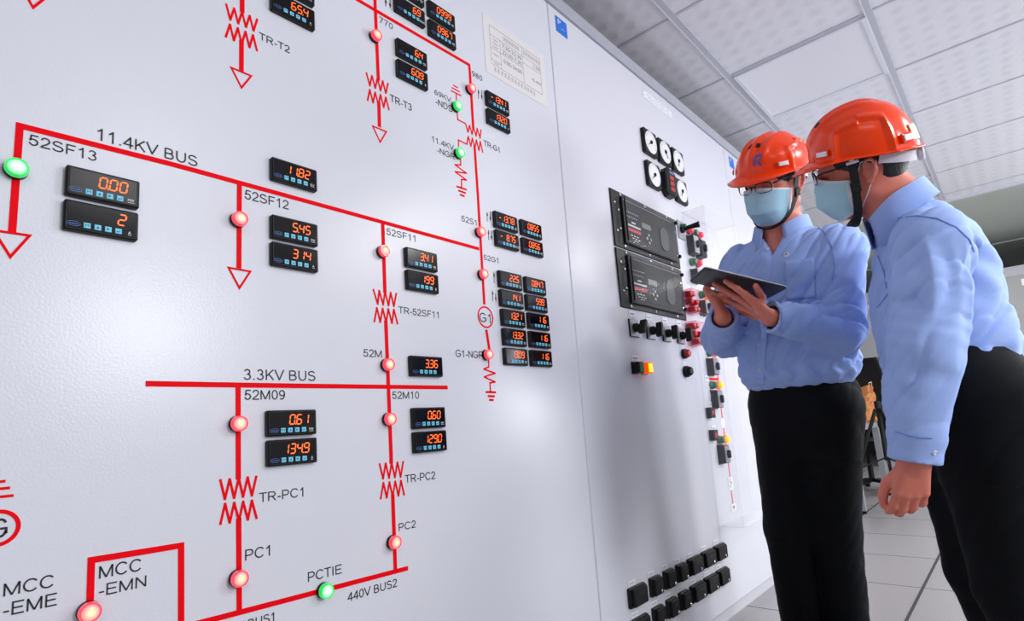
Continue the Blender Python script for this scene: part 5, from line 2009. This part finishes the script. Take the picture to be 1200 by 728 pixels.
H1 = Head((2.0156, -0.5092, 1.6066), (-0.8567, 0.3491, -0.3798), (-0.2643, -0.9293, -0.2579), (-0.4429, -0.1206, 0.8884))
man1 = thing('person', 'person in light blue shirt and orange helmet, masked, looking at a tablet in both hands', 'person', (2.15, -0.47, 0.0))
L1 = vec(-0.12, -0.993)
F1 = vec(-0.993, 0.12)
neck1 = vec(2.082, -0.492, 1.475)
shc1 = vec(2.095, -0.492, 1.36)
Rsh, Lsh = vec(2.105, -0.335, 1.375), vec(2.065, -0.655, 1.345)
Rel, Lel = vec(2.015, -0.262, 1.115), spot(985, 386, 1.79)
Rwr, Lwr = spot(847, 372, 1.85), spot(903, 372, 1.725)
# --- hands
Lk = [on_tab(873, 345, 0.036), on_tab(868, 351, 0.040), on_tab(865, 358, 0.041), on_tab(864, 365, 0.036)]
Lf = [[on_tab(864, 338.5, 0.026), on_tab(857, 334, 0.016), on_tab(850, 329.5, 0.010)],
      [on_tab(856, 344, 0.026), on_tab(846, 338, 0.016), on_tab(837, 333, 0.010)],
      [on_tab(852, 352, 0.028), on_tab(843, 347, 0.018), on_tab(836, 342, 0.012)],
      [on_tab(853, 361, 0.028), on_tab(846, 358, 0.020), on_tab(841, 354, 0.014)]]
Lt = [Lwr * 0.55 + Lk[0] * 0.45, on_tab(893, 349, 0.028), on_tab(889, 341, 0.018), on_tab(885.5, 335, 0.011)]
Rk = [on_tab(838, 345, 0.014), on_tab(838, 353, 0.020), on_tab(840, 361, 0.024), on_tab(845, 368, 0.026)]
Rf = [[on_tab(849, 344, 0.012), on_tab(857, 346, 0.010), on_tab(864, 348, 0.009)],
      [on_tab(849, 354, 0.016), on_tab(858, 355, 0.012), on_tab(866, 356, 0.010)],
      [on_tab(850, 363, 0.018), on_tab(858, 363, 0.014), on_tab(864, 362, 0.011)],
      [on_tab(853, 370, 0.020), on_tab(859, 369, 0.016), on_tab(864, 367, 0.012)]]
tE = tabA * 0.73 + tabD * 0.27
Rt = [Rwr * 0.6 + Rk[0] * 0.4, tE - tv * 0.016 + tn * 0.006, tE - tv * 0.008 - tn * 0.017, tE + tv * 0.024 - tn * 0.016]
body = head_prims(H1, neck1, shc1)
body += hand_prims(Lwr, Lk, Lf, Lt) + hand_prims(Rwr, Rk, Rf, Rt)
body += [Pseg(Lel, Lwr, 0.036, 0.026, 0.015), Pseg(Rel, Rwr, 0.036, 0.026, 0.015), Pseg(Lsh, Lel, 0.042, 0.036, 0.02), Pseg(Rsh, Rel, 0.042, 0.036, 0.02),
         Pseg(shc1, Lsh, 0.06, 0.045, 0.03), Pseg(shc1, Rsh, 0.06, 0.045, 0.03), Pseg(shc1, vec(2.135, -0.47, 0.9), 0.09, 0.10, 0.03)]
hip1 = vec(2.150, -0.462, 0.86)
legs1 = []
for sg, kn_, an_ in ((1, spot(979, 620, 1.97), spot(994, 738, 1.985)), (-1, spot(924, 620, 2.03), spot(941, 738, 2.045))):
    hp = hip1 + np.append(L1, 0) * 0.085 * sg
    legs1.append((hp, kn_, an_))
    body += [Pseg(hp, kn_, 0.065, 0.045, 0.03), Pseg(kn_, an_, 0.045, 0.035, 0.02)]
b1, _ = sdf_mesh('body', body, 0.0032, skin_m, man1)
make_headgear(man1, H1, True, [(0.022, 0.098, 0.034), (0.024, 0.090, 0.000), (0.030, 0.083, -0.045), (0.044, 0.070, -0.088), (0.068, 0.040, -0.122), (0.080, 0.0, -0.132)])

# --- shirt
zs = (0.915, 0.945, 1.00, 1.10, 1.20, 1.30, 1.36, 1.41, 1.45)
cx1 = [(2.134, -0.463), (2.132, -0.463), (2.125, -0.466), (2.108, -0.474), (2.098, -0.482), (2.092, -0.49), (2.09, -0.492), (2.09, -0.494), (2.09, -0.494)]
ws1 = (0.160, 0.182, 0.190, 0.188, 0.186, 0.180, 0.158, 0.115, 0.075)
ds1 = (0.112, 0.134, 0.140, 0.136, 0.134, 0.126, 0.112, 0.090, 0.070)
prs = [Pstack(zs, cx1, ws1, ds1, [L1] * len(zs), 0.03)]
prs += [Pseg(shc1 + vec(0, 0, 0.03), Lsh + vec(0.01, 0, -0.005), 0.070, 0.074, 0.05), Pseg(shc1 + vec(0, 0, 0.03), Rsh + vec(0.01, 0, -0.005), 0.070, 0.072, 0.05),
        Pseg(Lsh, Lel, 0.078, 0.066, 0.035), Pseg(Lel, Lwr * 0.72 + Lel * 0.28, 0.066, 0.055, 0.03), Pseg(Lwr * 0.72 + Lel * 0.28, Lwr * 0.98 + Lel * 0.02, 0.050, 0.047, 0.012),
        Pseg(Rsh, Rel, 0.075, 0.064, 0.035), Pseg(Rel, Rwr * 0.70 + Rel * 0.30, 0.064, 0.054, 0.03), Pseg(Rwr * 0.72 + Rel * 0.28, Rwr * 0.98 + Rel * 0.02, 0.049, 0.046, 0.012)]
dl, dr_ = (Lwr - Lel) / np.linalg.norm(Lwr - Lel), (Rwr - Rel) / np.linalg.norm(Rwr - Rel)
up_ = vec(0, 0, 1)


def post1(P, d):
    fold = waves(P, [(0.0040, (0.5, 0.6, 0.62), 55, (0.7, -0.3, 0.6), 22, 0.4), (0.0036, (-0.6, 0.5, 0.62), 42, (0.2, 0.9, 0.3), 19, 1.9), (0.0012, (0.1, 0.7, 0.7), 105, (0.9, 0.1, 0.4), 31, 2.6)])
    for e, r_ in ((Lel, 0.13), (Rel, 0.11)):
        q = np.exp(-((P - e) ** 2).sum(1) / r_ ** 2)
        fold += q * 0.011 * (np.abs(np.sin(((P - e) @ vec(0.62, 0.25, 0.74)) * 42 + 1.2 * np.sin(P[:, 1] * 24) + 0.8 * np.sin(P[:, 0] * 31))) ** 1.3 - 0.55)
    q = np.exp(-((P[:, 2] - 0.965) / 0.045) ** 2)
    fold += q * 0.005 * np.sin(np.arctan2(P[:, 1] + 0.463, P[:, 0] - 2.13) * 15 + 2 * np.sin(P[:, 2] * 40))
    d = d + fold
    for c, n_, r_ in ((Lwr, dl, 0.036), (Rwr, dr_, 0.035)):                 # open cuffs
        a = (P - c) @ n_
        rr = np.linalg.norm(P - c - a[:, None] * n_, axis=1)
        near = rr < 0.09
        d = np.where(near, np.maximum(d, np.minimum(a - 0.0, 0.05)), d)
        d = np.where(near, np.maximum(d, -np.maximum(rr - r_, -a - 0.045)), d)
    a = (P - neck1) @ up_                                                       # neck opening
    rr = np.linalg.norm((P - neck1)[:, :2] - vec(-0.004, 0), axis=1)
    hole = np.maximum(rr - 0.072, -(a + 0.06))
    V = (P - neck1)
    f_, l_ = V[:, :2] @ F1, V[:, :2] @ L1
    vee = np.maximum(np.maximum(np.abs(l_) - 0.045 * np.clip((a + 0.12) / 0.09, 0, 1), 0.02 - f_), -(a + 0.12))
    d = np.maximum(d, -np.minimum(hole, vee))
    return d


shirt1, ev1 = sdf_mesh('shirt', prs, 0.0042, shirt_m, man1, post1)
Rc1 = np.stack([np.append(F1, -0.10), np.append(L1, -0.06), vec(0.1, 0, 1)], 1)
Rc1 = np.linalg.qr(Rc1)[0] * np.sign(np.diag(np.linalg.qr(Rc1)[1]))
collar(shirt1, neck1 + vec(0.002, 0.0, -0.022), Rc1, 0.074, 0.076, 0.040, 0.024, 22)

# --- trousers
zt = (0.68, 0.80, 0.86, 0.92, 0.965, 1.00)
ct = [(2.155, -0.462), (2.150, -0.462), (2.148, -0.462), (2.142, -0.463), (2.136, -0.463), (2.132, -0.463)]
prt = [Pstack(zt, ct, (0.100, 0.152, 0.161, 0.163, 0.152, 0.144), (0.050, 0.106, 0.118, 0.118, 0.108, 0.100), [L1] * 6, 0.03)]
for (hp, kn_, an_), r_ in zip(legs1, (1, 1)):
    prt += [Pseg(hp + vec(0, 0, -0.02), kn_, 0.095, 0.079, 0.05), Pseg(kn_, an_ + vec(0, 0, 0.02), 0.078, 0.070, 0.02)]


def postt(P, d):
    d = d + waves(P, [(0.0015, (0.6, 0.5, 0.6), 38, (0.3, 0.8, 0.3), 17, 0.7), (0.001, (-0.4, 0.6, 0.7), 60, (0.9, 0.1, 0.3), 25, 2.1)])
    return np.maximum(d, 0.035 - P[:, 2])


tr1, evt1 = sdf_mesh('trousers', prt, 0.006, trouser_m, man1, postt)
for hp, kn_, an_ in legs1:
    shoe(man1, an_, F1)

# --- buttons, placket, pocket, pin
sewn_patch(shirt1, ev1, [(893, 296), (904, 297), (896, 452), (885, 452)], 'placket', 0.0016, 14)
for x, y in ((900, 292), (896.5, 318), (891, 374), (889.5, 404), (891, 434)):
    shirt_button(shirt1, ev1, x, y)
pk = sewn_patch(shirt1, ev1, [(919, 306), (954, 303), (956, 349), (921, 352)], 'pocket', 0.0022, 12)
p = seen(ev1, 921.5, 298.5)
if p is not None:
    n_ = surf_normal(ev1, p)
    q = Vector(n_).to_track_quat('-Y', 'Z').to_matrix()
    mb = MB().slab(0.013, 0.015, 0.002, 0.0, 0.0006, cut=0.002)
    mb.strip([(-0.003, -0.003), (-0.003, 0.004), (0.003, 0.004), (0.0, 0.0), (0.004, -0.003)], 0.0018, -0.002, 0.0004, 1)
    mb.v = [tuple(np.array(q @ Vector(a)) + p) for a in mb.v]
    adopt(tag(mb.build('pin_badge', [white_plate, logo_p], None), 'tiny square pin badge'), shirt1)

# --- tablet
tab_m = mat('tablet_back', srgb(46, 45, 52), 0.45, metal=0.2)
tab_rim = mat('tablet_rim', srgb(210, 210, 220), 0.25, metal=0.6)
screen_m = mat('tablet_screen', srgb(20, 22, 26), 0.1)
t = thing('tablet', 'dark grey tablet computer held up by the man in front of the cabinet', 'tablet', tuple(tc_))
RT = np.stack([tu, tv, tn], 1)


def tab_part(name, a0, a1, b0, b1_, c0, c1, m, cut=0.0, par=None):
    def out(i):
        c = max(cut - i, 1e-4)
        x0_, x1_, y0_, y1_ = a0 + i, a1 - i, b0 + i, b1_ - i
        return [(x0_ + c, y0_), (x1_ - c, y0_), (x1_, y0_ + c), (x1_, y1_ - c), (x1_ - c, y1_), (x0_ + c, y1_), (x0_, y1_ - c), (x0_, y0_ + c)]
    v = [(x, y, c0) for x, y in out(0)] + [(x, y, c1) for x, y in out(0.0012)]
    f = [(i, (i + 1) % 8, 8 + (i + 1) % 8, 8 + i) for i in range(8)] + [tuple(range(8))[::-1], tuple(range(8, 16))]
    return MB().add([tuple(RT @ vec(*q)) for q in v], f).build(name, m, par or t)


tab_part('back_cover', -0.1225, 0.1225, -0.0855, 0.0855, 0.0, 0.004, tab_m, 0.008)
tab_part('rim', -0.1235, 0.1235, -0.0865, 0.0865, 0.0, -0.0035, tab_rim, 0.009)
tab_part('antenna_band', -0.1215, -0.096, -0.084, 0.084, 0.0041, 0.0046, black, 0.006)
tab_part('screen', -0.117, 0.117, -0.08, 0.08, -0.0037, -0.0042, screen_m, 0.005)

# ================================================================== the man bending towards him
H2 = Head((1.7234, -0.81, 1.4631), (-0.4618, 0.8839, -0.0739), (-0.7799, -0.4443, -0.441), (-0.4226, -0.146, 0.8945))


def turned(H, yaw, pitch):
    """head turned about its own up axis, then nodded"""
    c, s_ = math.cos(yaw), math.sin(yaw)
    f_, l_, u_ = H.R[:, 0], H.R[:, 1], H.R[:, 2]
    f_, l_ = f_ * c + l_ * s_, l_ * c - f_ * s_
    c, s_ = math.cos(pitch), math.sin(pitch)
    f_, u_ = f_ * c - u_ * s_, u_ * c + f_ * s_
    return Head(H.p, f_, l_, u_)


H2 = turned(H2, math.radians(-21), math.radians(7))
F2 = vec(-0.40, 0.917)
L2 = vec(-0.917, -0.40)
f2, l2 = np.append(F2, 0), np.append(L2, 0)
hipc = spot(1120, 446, 1.46)
man2 = thing('person', 'person seen from behind in light blue shirt and orange helmet, left arm hanging, bending forward', 'person', (float(hipc[0]), float(hipc[1]), 0.0))
neck2 = spot(1050, 240, 1.50)
shc2 = spot(1086, 288, 1.50)
Lsh2 = spot(1090, 282, 1.33)
Lel2, Lwr2 = spot(1084, 405, 1.285), spot(1071, 541, 1.275)
Rsh2 = shc2 - l2 * 0.16
Rel2 = Rsh2 + vec(0.0, 0.0, -0.26) - f2 * 0.06
Rwr2 = Rel2 + vec(0, 0, -0.23) - f2 * 0.02 + l2 * 0.02
dh = spot(1068, 572, 1.28) - Lwr2
dh /= np.linalg.norm(dh)
nd = l2 - dh * (l2 @ dh)                                  # back of the hand faces outwards
nd /= np.linalg.norm(nd)
sd = np.cross(nd, dh)
if sd @ f2 < 0:
    sd = -sd                                              # thumb side faces forward


def relaxed(w_, dh_, nd_, sd_, curl=(13, 22, 16)):
    K, Fg = [], []
    for i, (o_, l_, fl) in enumerate(((0.031, 0.087, (0.043, 0.026, 0.021)), (0.010, 0.091, (0.047, 0.029, 0.022)), (-0.012, 0.087, (0.043, 0.027, 0.021)), (-0.032, 0.079, (0.034, 0.021, 0.018)))):
        k_ = w_ + dh_ * l_ * 0.86 + sd_ * o_ * 0.82
        K.append(k_)
        a = math.radians(8)
        pts, p_ = [], k_
        for c_, L_ in zip(curl, fl):
            a += math.radians(c_ + 3 * i)
            p_ = p_ + (dh_ * math.cos(a) - nd_ * math.sin(a) + sd_ * (0.04 - 0.05 * i)) * L_ * 0.88
            pts.append(p_)
        Fg.append(pts)
    th_ = [w_ + dh_ * 0.028 + sd_ * 0.020 - nd_ * 0.006, w_ + dh_ * 0.062 + sd_ * 0.042 - nd_ * 0.020, w_ + dh_ * 0.095 + sd_ * 0.046 - nd_ * 0.030, w_ + dh_ * 0.120 + sd_ * 0.040 - nd_ * 0.036]
    return K, Fg, th_


K_, Fg_, Th_ = relaxed(Lwr2, dh, nd, sd)
body = head_prims(H2, neck2, shc2) + hand_prims(Lwr2, K_, Fg_, Th_)
dh2 = (Rwr2 - Rel2) / np.linalg.norm(Rwr2 - Rel2)
nd2 = -l2 - dh2 * (-l2 @ dh2)
nd2 /= np.linalg.norm(nd2)
sd2 = np.cross(nd2, dh2)
if sd2 @ f2 < 0:
    sd2 = -sd2
K3, F3, T3 = relaxed(Rwr2, dh2, nd2, sd2)
body += hand_prims(Rwr2, K3, F3, T3)
body += [Pseg(Lel2, Lwr2, 0.036, 0.027, 0.015), Pseg(Rel2, Rwr2, 0.036, 0.027, 0.015), Pseg(Lsh2, Lel2, 0.042, 0.036, 0.02), Pseg(Rsh2, Rel2, 0.042, 0.036, 0.02),
         Pseg(shc2, Lsh2, 0.06, 0.045, 0.03), Pseg(shc2, Rsh2, 0.06, 0.045, 0.03), Pseg(shc2, hipc, 0.08, 0.09, 0.03)]
legs2 = []
for sg, dx in ((1, 0.0), (-1, 0.03)):
    hp = hipc + l2 * 0.085 * sg + vec(0, 0, -0.03)
    kn_ = (spot(1188, 690, 1.38) if sg == 1 else spot(1188, 690, 1.38) - l2 * 0.17 + f2 * 0.0)
    an_ = vec(kn_[0] + 0.05, kn_[1] - 0.05, 0.07)
    legs2.append((hp, kn_, an_))
    body += [Pseg(hp, kn_, 0.065, 0.045, 0.03), Pseg(kn_, an_, 0.045, 0.035, 0.02)]
b2, _ = sdf_mesh('body', body, 0.0032, skin_m, man2)
make_headgear(man2, H2, False, [(0.022, 0.098, 0.038), (0.024, 0.093, 0.000), (0.028, 0.088, -0.045), (0.032, 0.080, -0.090), (0.045, 0.052, -0.130), (0.060, 0.0, -0.142)])

zb = float(hipc[2])
zn = float(neck2[2])
hz = (zb + 0.005, zb + 0.03, zb + 0.08, zb + 0.17, zb + 0.27, zn - 0.16, zn - 0.10, zn - 0.06, zn - 0.02)
ks = [(z - zb) / (zn - 0.10 - zb) for z in hz]
c2 = []
top2 = shc2[:2]
for k_, z in zip(ks, hz):
    k2 = min(k_, 1.0)
    c2.append(tuple(hipc[:2] * (1 - k2) + top2 * k2 + F2 * 0.012 * math.sin(k2 * 3.1)))
for i in (-2, -1):
    c2[i] = tuple(np.array(c2[i]) * 0.5 + neck2[:2] * 0.5)
prs = [Pstack(hz, c2, (0.140, 0.158, 0.160, 0.158, 0.156, 0.158, 0.140, 0.105, 0.072), (0.116, 0.138, 0.142, 0.140, 0.133, 0.118, 0.100, 0.085, 0.068), [L2] * len(hz), 0.03)]
um = Lsh2 * 0.5 + Lel2 * 0.5
prs += [Pseg(shc2 + vec(0, 0, 0.01), Lsh2 + vec(0, 0, -0.005), 0.074, 0.074, 0.05), Pseg(shc2 + vec(0, 0, 0.01), Rsh2, 0.074, 0.074, 0.05),
        Pseg(Lsh2, um, 0.076, 0.078, 0.02), Pseg(um, Lel2, 0.078, 0.076, 0.008), Pseg(Lel2, Lel2 * 0.25 + Lwr2 * 0.75, 0.076, 0.058, 0.008), Pseg(Lel2 * 0.27 + Lwr2 * 0.73, Lel2 * 0.0 + Lwr2 * 1.0, 0.053, 0.051, 0.010),
        Pseg(Rsh2, Rel2, 0.076, 0.068, 0.035), Pseg(Rel2, Rwr2, 0.066, 0.045, 0.03)]
dl2 = (Lwr2 - Lel2) / np.linalg.norm(Lwr2 - Lel2)


def post2(P, d):
    fold = waves(P, [(0.0042, (0.5, 0.55, 0.66), 50, (0.7, -0.3, 0.6), 21, 1.1), (0.0038, (-0.6, 0.5, 0.62), 40, (0.2, 0.9, 0.3), 17, 0.3), (0.0010, (0.3, 0.6, 0.7), 100, (0.8, 0.1, 0.5), 29, 2.0)])
    # long drape folds down the hanging sleeve
    V = P - Lsh2
    a = V @ dl2
    e1 = np.cross(dl2, vec(0, 0, 1) if abs(dl2[2]) < 0.9 else vec(1, 0, 0))
    e1 /= np.linalg.norm(e1)
    e2 = np.cross(dl2, e1)
    rr = np.sqrt((V @ e1) ** 2 + (V @ e2) ** 2)
    w_ = np.exp(-(rr / 0.10) ** 4) * np.clip(a / 0.08, 0, 1) * np.clip((np.linalg.norm(Lwr2 - Lsh2) - 0.075 - a) / 0.10, 0, 1)
    an = np.arctan2(V @ e2, V @ e1)
    r1 = np.abs(np.sin(an * 3.5 + 1.1 * np.sin(a * 9) + 0.7))
    r2 = np.abs(np.sin(an * 5.5 + a * 10 + 1.3 * np.sin(a * 17)))
    fold += w_ * (0.026 * (r1 ** 0.8 - 0.6) + 0.010 * (r2 ** 1.5 - 0.5) * np.clip(np.sin(a * 11) + 0.6, 0, 1))
    dcr = (P - Lel2) @ dl2
    fold += w_ * 0.006 * np.exp(-((dcr + 0.02) / 0.05) ** 2) * np.abs(np.sin(dcr * 90 + an * 1.5)) ** 2
    # armpit pull lines and the bloused waist
    q = np.exp(-(((P - (Lsh2 * 0.75 + shc2 * 0.25 - f2 * 0.06 + vec(0, 0, -0.06))) / 0.10) ** 2).sum(1))
    fold += q * 0.006 * np.sin((P @ vec(0.35, -0.55, 0.75)) * 75)
    q = np.exp(-((P[:, 2] - zb - 0.05) / 0.05) ** 2)
    fold += q * 0.005 * np.sin(np.arctan2(P[:, 1] - hipc[1], P[:, 0] - hipc[0]) * 13 + 2 * np.sin(P[:, 2] * 35))
    d = d + fold
    a = (P - Lwr2) @ dl2
    rr = np.linalg.norm(P - Lwr2 - a[:, None] * dl2, axis=1)
    near = rr < 0.09
    d = np.where(near, np.maximum(d, np.minimum(a, 0.05)), d)
    d = np.where(near, np.maximum(d, -np.maximum(rr - 0.041, -a - 0.05)), d)
    ax = H2.w(-0.022, 0, -0.03) - neck2
    ax /= np.linalg.norm(ax)
    a = (P - neck2) @ ax
    rr = np.linalg.norm(P - neck2 - a[:, None] * ax, axis=1)
    d = np.maximum(d, -np.maximum(rr - 0.064, -(a + 0.03)))
    return d


shirt2, ev2 = sdf_mesh('shirt', prs, 0.0042, shirt_m, man2, post2)
ax = H2.w(-0.022, 0, -0.03) - neck2
ax /= np.linalg.norm(ax)
ff_ = f2 - ax * (f2 @ ax)
ff_ /= np.linalg.norm(ff_)
collar(shirt2, neck2 + ax * -0.008, np.stack([ff_, np.cross(ax, ff_), ax], 1), 0.072, 0.073, 0.034, 0.018, 18)
zt = (zb - 0.22, zb - 0.10, zb - 0.04, zb + 0.0, zb + 0.035, zb + 0.06)
prt = [Pstack(zt, [tuple(hipc[:2] - F2 * 0.02), tuple(hipc[:2] - F2 * 0.02), tuple(hipc[:2] - F2 * 0.012), tuple(hipc[:2]), tuple(hipc[:2]), tuple(hipc[:2])], (0.110, 0.170, 0.174, 0.164, 0.146, 0.136), (0.06, 0.140, 0.146, 0.134, 0.114, 0.106), [L2] * 6, 0.03)]
for hp, kn_, an_ in legs2:
    prt += [Pseg(hp, kn_, 0.108, 0.080, 0.07), Pseg(kn_, an_ + vec(0, 0, 0.02), 0.080, 0.070, 0.02)]
tr2, evt2 = sdf_mesh('trousers', prt, 0.006, trouser_m, man2, postt)
for hp, kn_, an_ in legs2:
    shoe(man2, an_, F2)
shirt_button(shirt2, ev2, 1095, 531, 0.005)


def seam(shirt, ev, pts, m=shirt_in):
    P = []
    for a, b in zip(pts[:-1], pts[1:]):
        for t_ in np.linspace(0, 1, 5)[:-1]:
            p = seen(ev, a[0] * (1 - t_) + b[0] * t_, a[1] * (1 - t_) + b[1] * t_)
            if p is not None:
                P.append(p + surf_normal(ev, p) * 0.0006)
    if len(P) > 3:
        adopt(MB().tube(P, 0.0016, 6).build('seam', m, None, True), shirt)


seam(shirt2, ev2, [(1034, 266), (1050, 256), (1075, 253), (1098, 256), (1120, 266), (1136, 281), (1143, 300)])
seam(shirt2, ev2, [(1049, 506), (1062, 510), (1080, 513), (1096, 514)])
seam(shirt1, ev1, [(953, 262), (966, 272), (975, 290), (978, 312), (974, 335)])
seam(shirt1, ev1, [(916, 366), (916, 378), (912, 390)])
seam(shirt2, ev2, [(1029, 300), (1036, 318), (1040, 345)])
seam(shirt2, ev2, [(1040, 345), (1034, 354), (1026, 362)])
